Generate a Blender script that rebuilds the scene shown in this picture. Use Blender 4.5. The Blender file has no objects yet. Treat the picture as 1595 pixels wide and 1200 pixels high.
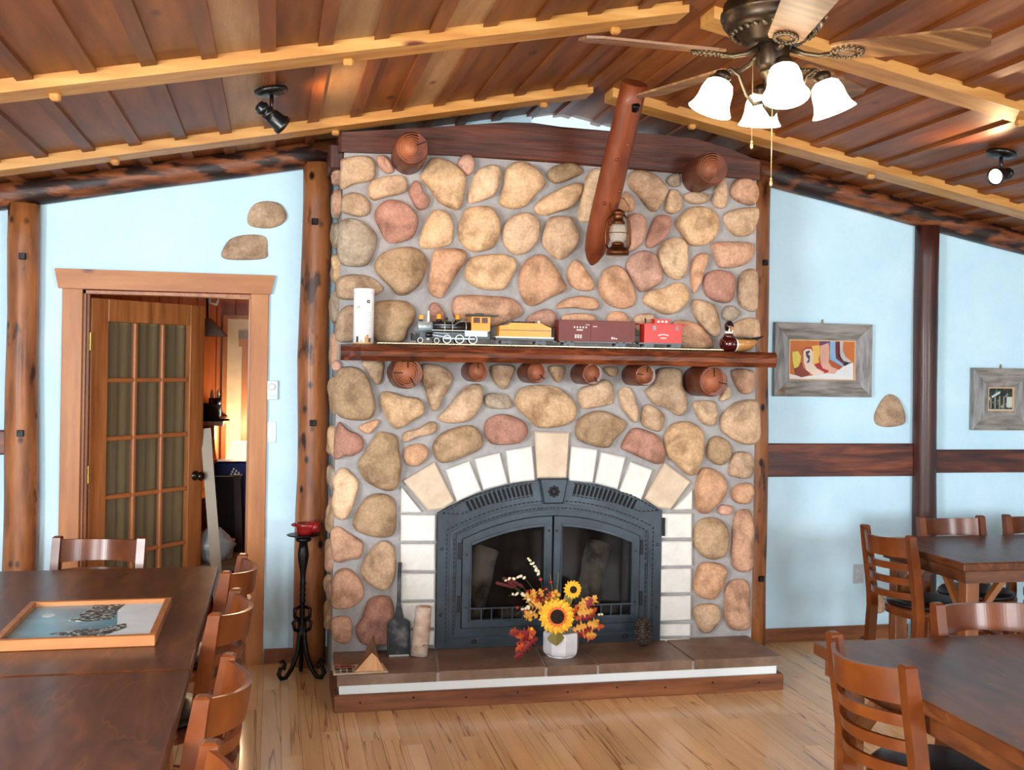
import bpy, bmesh, math, random
from mathutils import Vector, Matrix, noise as mnoise

# ---------------------------------------------------------------- camera, world, lights
SC = bpy.context.scene
COL = SC.collection
F, YAW, ROLL, HOR, EYE, DIST = 1680.0, math.radians(12.4), 0.017, 566.0, 1.70, 6.17
CAM = Vector((0, -DIST, EYE))
cd = bpy.data.cameras.new('camera')
cd.sensor_fit = 'HORIZONTAL'; cd.sensor_width = 36.0; cd.lens = F / 1595 * 36.0
cd.shift_y = (HOR - 600) / 1595; cd.clip_start = 0.05
cam = bpy.data.objects.new('camera', cd); COL.objects.link(cam)
cam.matrix_world = (Matrix.Translation(CAM) @ Matrix.Rotation(-YAW, 4, 'Z') @ Matrix.Rotation(math.pi / 2, 4, 'X')
                    @ Matrix.Rotation(ROLL, 4, 'Z'))
SC.camera = cam
w = bpy.data.worlds.new('world'); SC.world = w; w.use_nodes = True
w.node_tree.nodes['Background'].inputs[0].default_value = (0.72, 0.86, 1.0, 1)
w.node_tree.nodes['Background'].inputs[1].default_value = 1.2
SC.view_settings.view_transform = 'Standard'; SC.view_settings.look = 'None'
SC.view_settings.gamma = 1.0; SC.view_settings.use_curve_mapping = False
SC.view_settings.exposure = 0.13

def area_light(name, loc, target, sx, sy, power, col):
    l = bpy.data.lights.new(name, 'AREA'); l.shape = 'RECTANGLE'; l.size = sx; l.size_y = sy
    l.energy = power; l.color = col
    o = bpy.data.objects.new(name, l); COL.objects.link(o); o.location = loc
    o.rotation_euler = (Vector(target) - Vector(loc)).to_track_quat('-Z', 'Y').to_euler()
    return o
# daylight entering by the room's windows: one in the left wall, two in the wall behind the camera
XL, XR, YF = -3.2, 6.6, -8.6
area_light('window_daylight_left', (XL + 0.02, -5.6, 1.62), (XL + 1, -5.15, 1.32), 1.5, 1.3, 330, (0.93, 0.97, 1.0))
area_light('window_daylight_front_a', (-1.1, YF + 0.02, 1.6), (-1.05, YF + 1, 1.22), 1.9, 1.35, 240, (0.93, 0.97, 1.0))
area_light('window_daylight_front_b', (4.2, YF + 0.02, 1.6), (4.15, YF + 1, 1.22), 1.9, 1.35, 240, (0.93, 0.97, 1.0))

# ---------------------------------------------------------------- measuring and mesh helpers
def ray(px, py):
    u, v = px - 797.5, py - HOR
    c, s = math.cos(ROLL), math.sin(ROLL)
    u2, v2 = c * u + s * v, -s * u + c * v
    return Vector((math.sin(YAW) * F + math.cos(YAW) * u2, math.cos(YAW) * F - math.sin(YAW) * u2, -v2))
def on_y(px, py, Y):          # survey: photo point on a plane parallel to the fireplace wall -> (x, z)
    d = ray(px, py); t = (Y - CAM.y) / d.y
    return (CAM.x + t * d.x, CAM.z + t * d.z)

def lin(r, g, b):
    f = lambda c: (c / 255 / 12.92) if c <= 10 else ((c / 255 + 0.055) / 1.055) ** 2.4
    return (f(r), f(g), f(b), 1.0)

class MB:
    def __init__(s): s.v = []; s.f = []; s.sm = []
    def add(s, vs, fs, smooth=False):
        o = len(s.v); s.v += [tuple(v) for v in vs]
        for f in fs: s.f.append(tuple(i + o for i in f)); s.sm.append(smooth)
        return s
    def box(s, x0, y0, z0, x1, y1, z1):
        vs = [(x, y, z) for x in (x0, x1) for y in (y0, y1) for z in (z0, z1)]
        return s.add(vs, [(0, 1, 3, 2), (4, 6, 7, 5), (0, 4, 5, 1), (2, 3, 7, 6), (0, 2, 6, 4), (1, 5, 7, 3)])
    def bbox(s, x0, y0, z0, x1, y1, z1, b):       # box with chamfered edges
        bm = bmesh.new(); bmesh.ops.create_cube(bm, size=1)
        for v in bm.verts:
            v.co = Vector(((x0 + x1) / 2 + v.co.x * (x1 - x0), (y0 + y1) / 2 + v.co.y * (y1 - y0), (z0 + z1) / 2 + v.co.z * (z1 - z0)))
        bmesh.ops.bevel(bm, geom=list(bm.edges), offset=b, segments=1, affect='EDGES')
        return s.take(bm)
    def take(s, bm, M=None, smooth=False):
        bm.verts.index_update()
        s.add([(M @ v.co) if M else v.co for v in bm.verts], [[v.index for v in f.verts] for f in bm.faces], smooth)
        bm.free(); return s
    def beam(s, a, b, w, h, up=(0, 0, 1), ch=0.0):         # rectangular bar from a to b
        a, b = Vector(a), Vector(b); d = (b - a).normalized()
        r = d.cross(Vector(up)).normalized(); u = r.cross(d)
        if ch:
            c = [(w/2-ch, h/2), (w/2, h/2-ch), (w/2, -h/2+ch), (w/2-ch, -h/2), (-w/2+ch, -h/2), (-w/2, -h/2+ch), (-w/2, h/2-ch), (-w/2+ch, h/2)]
        else: c = [(w/2, h/2), (w/2, -h/2), (-w/2, -h/2), (-w/2, h/2)]
        n = len(c)
        vs = [p + r * x + u * y for p in (a, b) for x, y in c]
        return s.add(vs, [(i, (i+1) % n, n+(i+1) % n, n+i) for i in range(n)] + [tuple(range(n))[::-1], tuple(range(n, 2*n))])
    def prism(s, poly, y0, y1):                            # poly in (x, z)
        n = len(poly)
        vs = [(x, y, z) for y in (y0, y1) for x, z in poly]
        return s.add(vs, [tuple(range(n)), tuple(range(2*n-1, n-1, -1))] + [(i, n+i, n+(i+1) % n, (i+1) % n) for i in range(n)])
    def slab(s, poly, yb, yf, ch):                         # prism with chamfered front face
        n = len(poly); cx = sum(p[0] for p in poly)/n; cz = sum(p[1] for p in poly)/n
        ins = []
        for x, z in poly:
            d = math.hypot(x-cx, z-cz); k = max(0, 1 - ch*1.3/d); ins.append((cx+(x-cx)*k, cz+(z-cz)*k))
        sg = 1 if yf > yb else -1
        R = [[(x, yb, z) for x, z in poly], [(x, yf - sg*ch, z) for x, z in poly], [(x, yf, z) for x, z in ins]]
        vs = R[0] + R[1] + R[2]
        fs = [(k*n+i, k*n+(i+1) % n, (k+1)*n+(i+1) % n, (k+1)*n+i) for k in (0, 1) for i in range(n)]
        return s.add(vs, fs + [tuple(range(2*n, 3*n)), tuple(range(n))[::-1]])
    def hprism(s, poly, z0, z1):                           # poly in (x, y)
        n = len(poly)
        vs = [(x, y, z) for z in (z0, z1) for x, y in poly]
        return s.add(vs, [tuple(range(n))[::-1], tuple(range(n, 2*n))] + [(i, (i+1) % n, n+(i+1) % n, n+i) for i in range(n)])
    def band(s, out, inn, y0, y1, closed=True):            # frame between two loops in (x, z)
        n = len(out); vs = []
        for y in (y0, y1): vs += [(x, y, z) for x, z in out] + [(x, y, z) for x, z in inn]
        fs = []
        for i in range(n if closed else n-1):
            j = (i+1) % n
            fs += [(i, j, n+j, n+i), (2*n+i, 3*n+i, 3*n+j, 2*n+j), (i, 2*n+i, 2*n+j, j), (n+i, n+j, 3*n+j, 3*n+i)]
        if not closed:
            fs += [(0, n, 3*n, 2*n), (n-1, 3*n-1, 4*n-1, 2*n-1)]
        return s.add(vs, fs)
    def tube(s, pts, rad, n=10, smooth=True, caps=True, jit=None):
        P = [Vector(p) for p in pts]; m = len(P)
        if not hasattr(rad, '__len__'): rad = [rad]*m
        t0 = (P[1]-P[0]).normalized()
        ref = Vector((0, 0, 1)) if abs(t0.z) < 0.9 else Vector((1, 0, 0))
        nr = t0.cross(ref).normalized(); vs = []
        for i in range(m):
            t = (P[min(i+1, m-1)] - P[max(i-1, 0)]).normalized()
            nr = (nr - t*nr.dot(t)).normalized(); bi = t.cross(nr)
            for k in range(n):
                a = 2*math.pi*k/n; r = rad[i]
                if jit: r *= 1 + jit*(mnoise.noise((math.cos(a)*1.5 + P[0].x*7, math.sin(a)*1.5 + P[0].z*3, i*0.6)))
                vs.append(P[i] + (nr*math.cos(a) + bi*math.sin(a))*r)
        fs = [(i*n+k, i*n+(k+1) % n, (i+1)*n+(k+1) % n, (i+1)*n+k) for i in range(m-1) for k in range(n)]
        s.add(vs, fs, smooth)
        if caps:
            o = len(s.v) - len(vs)
            s.f.append(tuple(o+k for k in range(n))[::-1]); s.sm.append(False)
            s.f.append(tuple(o+(m-1)*n+k for k in range(n))); s.sm.append(False)
        return s
    def lathe(s, prof, c=(0, 0, 0), n=20, axis='Z', smooth=True, caps=True, sx=1.0, sy=1.0, M=None):
        vs = []; m = len(prof)
        for r, h in prof:
            for k in range(n):
                a = 2*math.pi*k/n; p = Vector((r*math.cos(a)*sx, r*math.sin(a)*sy, h))
                if axis == 'Y': p = Vector((p.x, p.z, p.y))
                elif axis == 'X': p = Vector((p.z, p.x, p.y))
                if M: p = M @ p
                vs.append(p + Vector(c))
        fs = [(i*n+k, i*n+(k+1) % n, (i+1)*n+(k+1) % n, (i+1)*n+k) for i in range(m-1) for k in range(n)]
        o = len(s.v); s.add(vs, fs, smooth)
        if caps:
            if prof[0][0] > 1e-5: s.f.append(tuple(o+k for k in range(n))[::-1]); s.sm.append(False)
            if prof[-1][0] > 1e-5: s.f.append(tuple(o+(m-1)*n+k for k in range(n))); s.sm.append(False)
        return s
    def ball(s, c, rx, ry=None, rz=None, n=10, m=7, M=None):
        ry = ry or rx; rz = rz or rx; vs = []
        for i in range(m+1):
            t = math.pi*i/m
            for k in range(n):
                a = 2*math.pi*k/n
                p = Vector((rx*math.sin(t)*math.cos(a), ry*math.sin(t)*math.sin(a), rz*math.cos(t)))
                if M: p = M @ p
                vs.append(p + Vector(c))
        return s.add(vs, [(i*n+k, (i+1)*n+k, (i+1)*n+(k+1) % n, i*n+(k+1) % n) for i in range(m) for k in range(n)], True)
    def mesh(s, name):
        me = bpy.data.meshes.new(name); me.from_pydata(s.v, [], s.f)
        me.polygons.foreach_set('use_smooth', s.sm)
        bm = bmesh.new(); bm.from_mesh(me)
        bmesh.ops.remove_doubles(bm, verts=bm.verts, dist=1e-6)
        bmesh.ops.recalc_face_normals(bm, faces=bm.faces); bm.to_mesh(me); bm.free()
        return me

def obj(name, mb, mat, parent=None):
    me = mb.mesh(name) if isinstance(mb, MB) else mb
    if mat and not len(me.materials): me.materials.append(mat)
    o = bpy.data.objects.new(name, me); COL.objects.link(o)
    if parent:
        o.parent = parent
        if parent.type == 'EMPTY': o.matrix_parent_inverse = Matrix.Translation(-parent.location)
    return o
def tag(o, label, cat, group=None):
    o['label'] = label; o['category'] = cat
    if group: o['group'] = group
    return o
def thing(name, label, cat, loc=(0, 0, 0), group=None):
    o = bpy.data.objects.new(name, None); COL.objects.link(o); o.location = loc
    o.empty_display_size = 0.1
    return tag(o, label, cat, group)
def struct(o): o['kind'] = 'structure'; return o
def copy_tree(o, parent=None):
    c = o.copy(); COL.objects.link(c)
    if parent: c.parent = parent
    for ch in o.children: copy_tree(ch, c)
    return c

# ---------------------------------------------------------------- materials
MATS = {}
def mat(name, cols, scale=(1, 1, 1), ns=4, detail=5, rough=0.5, bump=0.0, rand=0.0, metal=0.0, coat=0.0, fine=None,
        lines=None, knots=None, dist=0.0, emit=None, patch=None, alpha=None, trans=0.0, noise_rough=0.55, spec=0.5):
    m = bpy.data.materials.new(name); m.use_nodes = True; nt = m.node_tree; N = nt.nodes; L = nt.links
    b = N['Principled BSDF']
    b.inputs['Roughness'].default_value = rough; b.inputs['Metallic'].default_value = metal
    b.inputs['Coat Weight'].default_value = coat; b.inputs['Coat Roughness'].default_value = 0.12
    b.inputs['Specular IOR Level'].default_value = spec
    if trans: b.inputs['Transmission Weight'].default_value = trans
    tc = N.new('ShaderNodeTexCoord'); mp = N.new('ShaderNodeMapping'); mp.inputs['Scale'].default_value = scale
    L.new(tc.outputs['Object'], mp.inputs['Vector'])
    oi = N.new('ShaderNodeObjectInfo')
    vm = N.new('ShaderNodeVectorMath'); vm.operation = 'SCALE'; vm.inputs[0].default_value = (17, 31, 23)
    L.new(oi.outputs['Random'], vm.inputs['Scale'])
    va = N.new('ShaderNodeVectorMath'); L.new(mp.outputs[0], va.inputs[0]); L.new(vm.outputs[0], va.inputs[1])
    vec = va.outputs[0]
    nz = N.new('ShaderNodeTexNoise'); nz.inputs['Scale'].default_value = ns; nz.inputs['Detail'].default_value = detail
    nz.inputs['Roughness'].default_value = noise_rough; nz.inputs['Distortion'].default_value = dist
    L.new(vec, nz.inputs['Vector'])
    rp = N.new('ShaderNodeValToRGB'); els = rp.color_ramp.elements
    for i, (p, c) in enumerate(cols):
        e = els[i] if i < 2 else els.new(p)
        e.position = p; e.color = c
    L.new(nz.outputs['Fac'], rp.inputs['Fac']); out = rp.outputs['Color']
    def mix(fac, a, col, blend='MIX'):
        mx = N.new('ShaderNodeMix'); mx.data_type = 'RGBA'; mx.blend_type = blend
        if hasattr(fac, 'is_output'): L.new(fac, mx.inputs['Factor'])
        else: mx.inputs['Factor'].default_value = fac
        L.new(a, mx.inputs[6])
        if hasattr(col, 'is_output'): L.new(col, mx.inputs[7])
        else: mx.inputs[7].default_value = col
        return mx.outputs[2]
    def thresh(src, lo, hi, inv=False):
        mr = N.new('ShaderNodeMapRange'); mr.inputs['From Min'].default_value = lo; mr.inputs['From Max'].default_value = hi
        if inv: mr.inputs['To Min'].default_value = 1; mr.inputs['To Max'].default_value = 0
        L.new(src, mr.inputs['Value']); return mr.outputs[0]
    if lines:            # thin wavy grain lines: (scale xyz, noise scale, width, colour, strength)
        sc, s2, wd, lc, st = lines
        mp2 = N.new('ShaderNodeMapping'); mp2.inputs['Scale'].default_value = sc; L.new(tc.outputs['Object'], mp2.inputs['Vector'])
        v2 = N.new('ShaderNodeVectorMath'); L.new(mp2.outputs[0], v2.inputs[0]); L.new(vm.outputs[0], v2.inputs[1])
        n2 = N.new('ShaderNodeTexNoise'); n2.inputs['Scale'].default_value = s2; n2.inputs['Detail'].default_value = 3
        L.new(v2.outputs[0], n2.inputs['Vector'])
        mu = N.new('ShaderNodeMath'); mu.operation = 'MULTIPLY'; mu.inputs[1].default_value = 5.0; L.new(n2.outputs['Fac'], mu.inputs[0])
        fr = N.new('ShaderNodeMath'); fr.operation = 'FRACT'; L.new(mu.outputs[0], fr.inputs[0])
        k = thresh(fr.outputs[0], 0, wd, True)
        mm = N.new('ShaderNodeMath'); mm.operation = 'MULTIPLY'; mm.inputs[1].default_value = st; L.new(k, mm.inputs[0])
        out = mix(mm.outputs[0], out, lc)
    if patch:            # blotches of another colour: (scale xyz, noise scale, lo, hi, colour)
        sc, s2, lo, hi, pc = patch
        mp3 = N.new('ShaderNodeMapping'); mp3.inputs['Scale'].default_value = sc; L.new(tc.outputs['Object'], mp3.inputs['Vector'])
        v3 = N.new('ShaderNodeVectorMath'); L.new(mp3.outputs[0], v3.inputs[0]); L.new(vm.outputs[0], v3.inputs[1])
        n3 = N.new('ShaderNodeTexNoise'); n3.inputs['Scale'].default_value = s2; n3.inputs['Detail'].default_value = 4
        L.new(v3.outputs[0], n3.inputs['Vector']); out = mix(thresh(n3.outputs['Fac'], lo, hi), out, pc)
    if knots:            # round dark knots: (scale xyz, radius, colour)
        sc, kr, kc = knots
        mp4 = N.new('ShaderNodeMapping'); mp4.inputs['Scale'].default_value = sc; L.new(tc.outputs['Object'], mp4.inputs['Vector'])
        v4 = N.new('ShaderNodeVectorMath'); L.new(mp4.outputs[0], v4.inputs[0]); L.new(vm.outputs[0], v4.inputs[1])
        vo = N.new('ShaderNodeTexVoronoi'); vo.inputs['Scale'].default_value = 1; L.new(v4.outputs[0], vo.inputs['Vector'])
        out = mix(thresh(vo.outputs['Distance'], kr*0.5, kr, True), out, kc)
    if fine:             # fine mottling: (scale, strength)
        n5 = N.new('ShaderNodeTexNoise'); n5.inputs['Scale'].default_value = fine[0]; n5.inputs['Detail'].default_value = 3
        L.new(vec, n5.inputs['Vector'])
        mr = N.new('ShaderNodeMapRange'); mr.inputs['From Min'].default_value = 0.3; mr.inputs['From Max'].default_value = 0.7
        mr.inputs['To Min'].default_value = 1 - fine[1]; mr.inputs['To Max'].default_value = 1 + fine[1]*0.6
        L.new(n5.outputs['Fac'], mr.inputs['Value'])
        cb = N.new('ShaderNodeCombineColor')
        for i in range(3): L.new(mr.outputs[0], cb.inputs[i])
        out = mix(1.0, out, cb.outputs[0], 'MULTIPLY')
    if rand:
        hs = N.new('ShaderNodeHueSaturation'); mr = N.new('ShaderNodeMapRange')
        mr.inputs['To Min'].default_value = 1 - rand; mr.inputs['To Max'].default_value = 1 + rand
        L.new(oi.outputs['Random'], mr.inputs['Value']); L.new(mr.outputs[0], hs.inputs['Value']); L.new(out, hs.inputs['Color'])
        out = hs.outputs[0]
    L.new(out, b.inputs['Base Color'])
    if bump:
        bp = N.new('ShaderNodeBump'); bp.inputs['Strength'].default_value = bump; bp.inputs['Distance'].default_value = 0.02
        L.new(nz.outputs['Fac'], bp.inputs['Height']); L.new(bp.outputs[0], b.inputs['Normal'])
    if emit:
        b.inputs['Emission Color'].default_value = emit[0]; b.inputs['Emission Strength'].default_value = emit[1]
    if alpha is not None: b.inputs['Alpha'].default_value = alpha
    MATS[name] = m; return m
def plain(name, r, g, b, rough=0.5, **k):
    c = lin(r, g, b); d = tuple(x*0.86 for x in c[:3]) + (1,)
    return mat(name, [(0.3, d), (0.7, c)], rough=rough, ns=k.pop('ns', 12), **k)
BLK = lin(22, 10, 8)
plaster = mat('plaster', [(0.3, lin(192, 228, 246)), (0.7, lin(204, 236, 252))], ns=3, rough=0.75, bump=0.25, fine=(45, 0.02))
log_m = mat('log', [(0.25, lin(74, 40, 20)), (0.5, lin(142, 84, 42)), (0.75, lin(178, 112, 62))], scale=(9, 9, 1.6), ns=1.6, rough=0.5, bump=0.3,
            patch=((8, 8, 3.5), 1.3, 0.6, 0.68, lin(58, 28, 14)), knots=((9, 9, 6.5), 0.2, BLK), coat=0.05)
log_dark = mat('log_dark', [(0.25, lin(34, 14, 10)), (0.6, lin(74, 34, 24)), (0.85, lin(112, 54, 36))], scale=(9, 9, 0.9), ns=2.2, rough=0.45, bump=0.3, coat=0.1)
plate_m = mat('plate_log', [(0.3, lin(60, 28, 14)), (0.5, lin(120, 64, 32)), (0.75, lin(156, 92, 48))], scale=(1.2, 9, 9), ns=2.2, rough=0.5, bump=0.3,
              patch=((3, 10, 10), 1.5, 0.47, 0.56, lin(34, 15, 10)), knots=((2.2, 5, 5), 0.2, BLK))
beam_dk = mat('beam_dark', [(0.25, lin(38, 16, 9)), (0.5, lin(74, 33, 19)), (0.8, lin(106, 53, 31))], scale=(1.0, 10, 10), ns=2.2, rough=0.5, bump=0.25)
rail_m = mat('rail_wood', [(0.25, lin(34, 14, 10)), (0.5, lin(84, 38, 26)), (0.8, lin(150, 78, 48))], scale=(1.0, 9, 9), ns=2.4, rough=0.45, bump=0.2,
             knots=((2.2, 4, 4), 0.17, BLK), dist=0.6)
board_m = mat('ceiling_board', [(0.25, lin(90, 45, 10)), (0.5, lin(124, 67, 18)), (0.75, lin(150, 87, 30))], scale=(7, 0.8, 7), ns=2, rough=0.5, bump=0.1,
              lines=((9, 0.7, 9), 1.4, 0.16, lin(112, 60, 30), 0.3), knots=((3.4, 1.7, 3.4), 0.09, lin(70, 28, 14)), rand=0.2, fine=(40, 0.1))
board_lt = mat('ceiling_board_pale', [(0.25, lin(142, 100, 62)), (0.5, lin(168, 130, 92)), (0.75, lin(180, 146, 110))], scale=(7, 0.8, 7), ns=2, rough=0.5, bump=0.1,
               lines=((9, 0.7, 9), 1.4, 0.16, lin(140, 92, 58), 0.35), knots=((3.4, 1.7, 3.4), 0.09, lin(90, 48, 28)), rand=0.14, fine=(40, 0.1))
batten_m = mat('batten', [(0.25, lin(86, 42, 13)), (0.5, lin(118, 63, 22)), (0.75, lin(144, 86, 38))], scale=(9, 0.8, 9), ns=2, rough=0.5, rand=0.25)
rafter_m = mat('rafter_pine', [(0.25, lin(164, 108, 48)), (0.5, lin(192, 138, 70)), (0.75, lin(208, 160, 94))], scale=(0.9, 9, 9), ns=2, rough=0.5, bump=0.1,
               knots=((1.3, 4, 4), 0.09, lin(96, 40, 20)), rand=0.06)
pine = mat('pine_trim', [(0.25, lin(150, 88, 40)), (0.5, lin(174, 110, 56)), (0.75, lin(192, 130, 74))], scale=(7, 7, 0.8), ns=2.2, rough=0.45,
           knots=((2.6, 2.6, 2.0), 0.06, lin(80, 32, 16)), fine=(30, 0.06))
pine_h = mat('pine_trim_horizontal', [(0.25, lin(150, 88, 40)), (0.5, lin(174, 110, 56)), (0.75, lin(192, 130, 74))], scale=(0.8, 7, 7), ns=2.2, rough=0.45,
             knots=((2.0, 3.5, 3.5), 0.1, lin(80, 32, 16)), fine=(30, 0.06))
oak = mat('oak_door', [(0.25, lin(122, 66, 30)), (0.5, lin(158, 96, 50)), (0.75, lin(184, 120, 70))], scale=(10, 10, 0.7), ns=3, rough=0.4, coat=0.1)
base_m = mat('baseboard_wood', [(0.25, lin(80, 40, 20)), (0.5, lin(126, 74, 42)), (0.8, lin(160, 102, 62))], scale=(0.9, 9, 9), ns=2.5, rough=0.5,
             knots=((2.4, 5, 5), 0.12, BLK))
floor_m = mat('floor_plank', [(0.25, lin(226, 182, 128)), (0.5, lin(240, 202, 148)), (0.75, lin(246, 214, 168))], scale=(9, 0.7, 1), ns=1.6, rough=0.28, coat=0.25,
              lines=((10.0, 0.28, 1), 1.15, 0.12, lin(150, 86, 42), 0.95), rand=0.1, fine=(24, 0.05), spec=0.4)
table_m = mat('table_wood', [(0.25, lin(54, 26, 12)), (0.5, lin(84, 44, 20)), (0.75, lin(114, 64, 32))], scale=(5, 1.3, 5), ns=2.2, rough=0.34, coat=0.12,
              dist=1.2, lines=((7, 1.0, 7), 1.0, 0.08, lin(150, 84, 44), 0.35), spec=0.32)
chair_m = mat('chair_wood', [(0.25, lin(80, 36, 10)), (0.5, lin(104, 50, 15)), (0.75, lin(128, 67, 23))], scale=(3, 3, 3), ns=2.4, rough=0.3, coat=0.12, spec=0.4)
vinyl = plain('black_vinyl', 20, 18, 20, rough=0.35)
mortar = mat('mortar', [(0.3, lin(142, 139, 138)), (0.7, lin(168, 166, 166))], ns=9, rough=0.9, bump=0.35, fine=(50, 0.06))
white_paint = mat('white_paint', [(0.3, lin(240, 250, 252)), (0.7, lin(246, 252, 254))], ns=5, rough=0.6)
iron = plain('black_iron', 16, 15, 17, rough=0.38, metal=0.6, bump=0.2, ns=30)
black = plain('black_plastic', 14, 14, 16, rough=0.3)
STONE = {}
for k, (r, g, b) in dict(t=(196, 164, 132), g=(206, 170, 130), b=(166, 138, 106), y=(166, 150, 130), p=(192, 150, 122), r=(170, 124, 106),
                         k=(188, 146, 126), o=(196, 152, 118), w=(178, 150, 122), s=(216, 184, 148)).items():
    STONE[k] = mat('stone_' + k, [(0.3, lin(r*0.72, g*0.68, b*0.64)), (0.5, lin(r, g, b)), (0.75, lin(min(255, r*1.14), min(255, g*1.15), min(255, b*1.18)))],
                   ns=8, detail=9, rough=0.82, bump=0.75, fine=(70, 0.2), rand=0.07, noise_rough=0.62, dist=0.4)
arch_w = mat('arch_block_white', [(0.3, lin(214, 214, 208)), (0.7, lin(228, 228, 224))], ns=14, rough=0.8, bump=0.4, fine=(50, 0.03))
arch_t = mat('arch_block_tan', [(0.3, lin(196, 176, 152)), (0.7, lin(216, 198, 174))], ns=12, rough=0.8, bump=0.4, fine=(50, 0.05))
# ---------------------------------------------------------------- room shell
RX, RZ, SL = 1.66, 3.21, 0.197            # ridge line and roof slope
def ceil_z(x): return RZ - SL * abs(x - RX)
random.seed(4)
# floor: single planks where they show, the rest of the same planks joined
floor = struct(obj('floor', MB().box(XL, YF, -0.06, XR, 0.0, -0.012), mortar))
PW = 0.088
rest = MB()
for i in range(int((XR - XL) / PW) + 1):
    x0 = XL + i*PW; x1 = min(x0 + PW - 0.0012, XR - 0.001); y = 0.0 - random.uniform(0, 0.9)
    if x1 <= x0: continue
    ys = [0.0]
    while y > YF: ys.append(y); y -= random.uniform(0.75, 1.25)
    ys.append(YF)
    for a, b in zip(ys, ys[1:]):
        if a - b < 0.01: continue
        if -0.25 < x0 < 3.3 and a > -2.9:
            mbp = MB().box(-PW/2, -(a-b)/2, -0.012, x1-x0-PW/2, (a-b)/2 - 0.0012, 0)
            p = obj('floor_plank', mbp, floor_m, floor); p.location = (x0 + PW/2, (a+b)/2, 0)
        else: rest.box(x0, b, -0.012, x1, a - 0.0012, 0)
r_ = obj('floor_planks', rest, floor_m, floor); r_['kind'] = 'stuff'

# ceiling: two slopes, boards running front to back, battens over the joints, flat rafters below
YB = 0.13
cb = MB()
for xa, xb in ((XL - 0.1, RX), (RX, XR + 0.1)):
    cb.add([(x, y, ceil_z(x) + dz) for x in (xa, xb) for y in (YF, YB) for dz in (0.022, 0.12)],
           [(0, 1, 3, 2), (4, 6, 7, 5), (0, 4, 5, 1), (2, 3, 7, 6), (0, 2, 6, 4), (1, 5, 7, 3)])
ceiling = struct(obj('ceiling', cb, batten_m))
def strip(x0, x1, y0, y1, d0, d1):
    return MB().add([(x, y, ceil_z(x) + d) for x in (x0, x1) for y in (y0, y1) for d in (d0, d1)],
                    [(0, 1, 3, 2), (4, 6, 7, 5), (0, 4, 5, 1), (2, 3, 7, 6), (0, 2, 6, 4), (1, 5, 7, 3)])
BP = 0.213
pale_x = []
for pxc in (385, 545, 745):
    pale_x.append(on_y(pxc, 25, -2.3)[0])
for side in (-1, 1):
    x = RX; k = 0
    while XL - 0.05 < x < XR + 0.05:
        xn = x + side * BP; a, b = min(x, xn), max(x, xn)
        mid = (a+b)/2
        pale = any(abs(mid - q) < BP/2 for q in pale_x) or random.random() < (0.1 if side < 0 else 0.07)
        obj('ceiling_board', strip(a + 0.002, b - 0.002, YF, YB, 0.0, 0.024), board_lt if pale else board_m, ceiling)
        if k: obj('batten', strip(x - 0.028, x + 0.028, YF, YB, -0.016, -0.0005), batten_m, ceiling)
        x = xn; k += 1
obj('ridge_batten', MB().prism([(RX-0.05, ceil_z(RX-0.05)-0.018), (RX, RZ-0.018), (RX+0.05, ceil_z(RX+0.05)-0.018), (RX+0.05, ceil_z(RX+.05)), (RX, RZ), (RX-0.05, ceil_z(RX-0.05))], YF, YB), batten_m, ceiling)
pegpx = {-0.62: [180, 523, 847, 1078, 1358], -1.99: [85, 541, 957, 1590]}
for yr in (-0.62, -1.99, -3.36, -4.73, -6.1, -7.47):
    for side in (-1, 1):
        xa, xb = (XL, RX - 0.02) if side < 0 else (RX + 0.09, XR)
        ra = obj('rafter', strip(xa, xb, yr, yr + 0.15, -0.05, 0.0), rafter_m, ceiling)
        xs = [on_y(p, 200, yr + 0.1)[0] for p in pegpx.get(yr, [])] or [XL + 0.6 + 1.2*i for i in range(8)]
        for xp in xs:
            if min(xa, xb) + 0.05 < xp < max(xa, xb) - 0.05:
                z = ceil_z(xp) - 0.05
                obj('peg', MB().bbox(xp - 0.02, yr + 0.085, z - 0.026, xp + 0.02, yr + 0.125, z + 0.004, 0.008), rafter_m, ra)

# walls
DX0, DX1, DZ = -1.0, -0.135, 2.055
G = 0.02
wb = MB()
wb.prism([(XL, -0.05), (DX0 - 0.02, -0.05), (DX0 - 0.02, ceil_z(DX0-.02) + G), (XL, ceil_z(XL) + G)], 0, 0.13)
wb.prism([(DX0 - 0.02, DZ + 0.02), (DX1 + 0.02, DZ + 0.02), (DX1 + 0.02, ceil_z(DX1+.02) + G), (DX0 - 0.02, ceil_z(DX0-.02) + G)], 0, 0.13)
wb.prism([(DX1 + 0.02, -0.05), (XR, -0.05), (XR, ceil_z(XR) + G), (2.26, ceil_z(2.26) + G), (2.26, 3.03), (1.45, 3.03), (1.45, ceil_z(1.45) + G), (DX1 + 0.02, ceil_z(DX1+.02) + G)], 0, 0.13)
struct(obj('wall_back', wb, plaster))
def wall_with_window(name, axis, at, lo, hi, th, wins, top):
    m = MB(); cuts = [lo]
    for a, b in wins: cuts += [a, b]
    cuts.append(hi)
    def put(a, b, z0, z1):
        if axis == 'X': m.box(at, a, z0, at + th, b, z1)
        else: m.box(a, at, z0, b, at + th, z1)
    for i in range(len(cuts) - 1):
        a, b = cuts[i], cuts[i+1]
        if i % 2 == 0: put(a, b, -0.05, top)
        else: put(a, b, -0.05, 0.95); put(a, b, 2.28, top)
    return struct(obj(name, m, plaster))
wall_with_window('wall_left', 'X', XL - 0.12, YF, 0.13, 0.12, [(-6.4, -4.8)], ceil_z(XL) + 0.03)
wall_with_window('wall_right', 'X', XR, YF, 0.13, 0.12, [], ceil_z(XR) + 0.03)
wf = MB()
zt = lambda x: ceil_z(x) + G
cutsx = [XL, -2.1, -0.1, 3.2, 5.2, XR]
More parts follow.
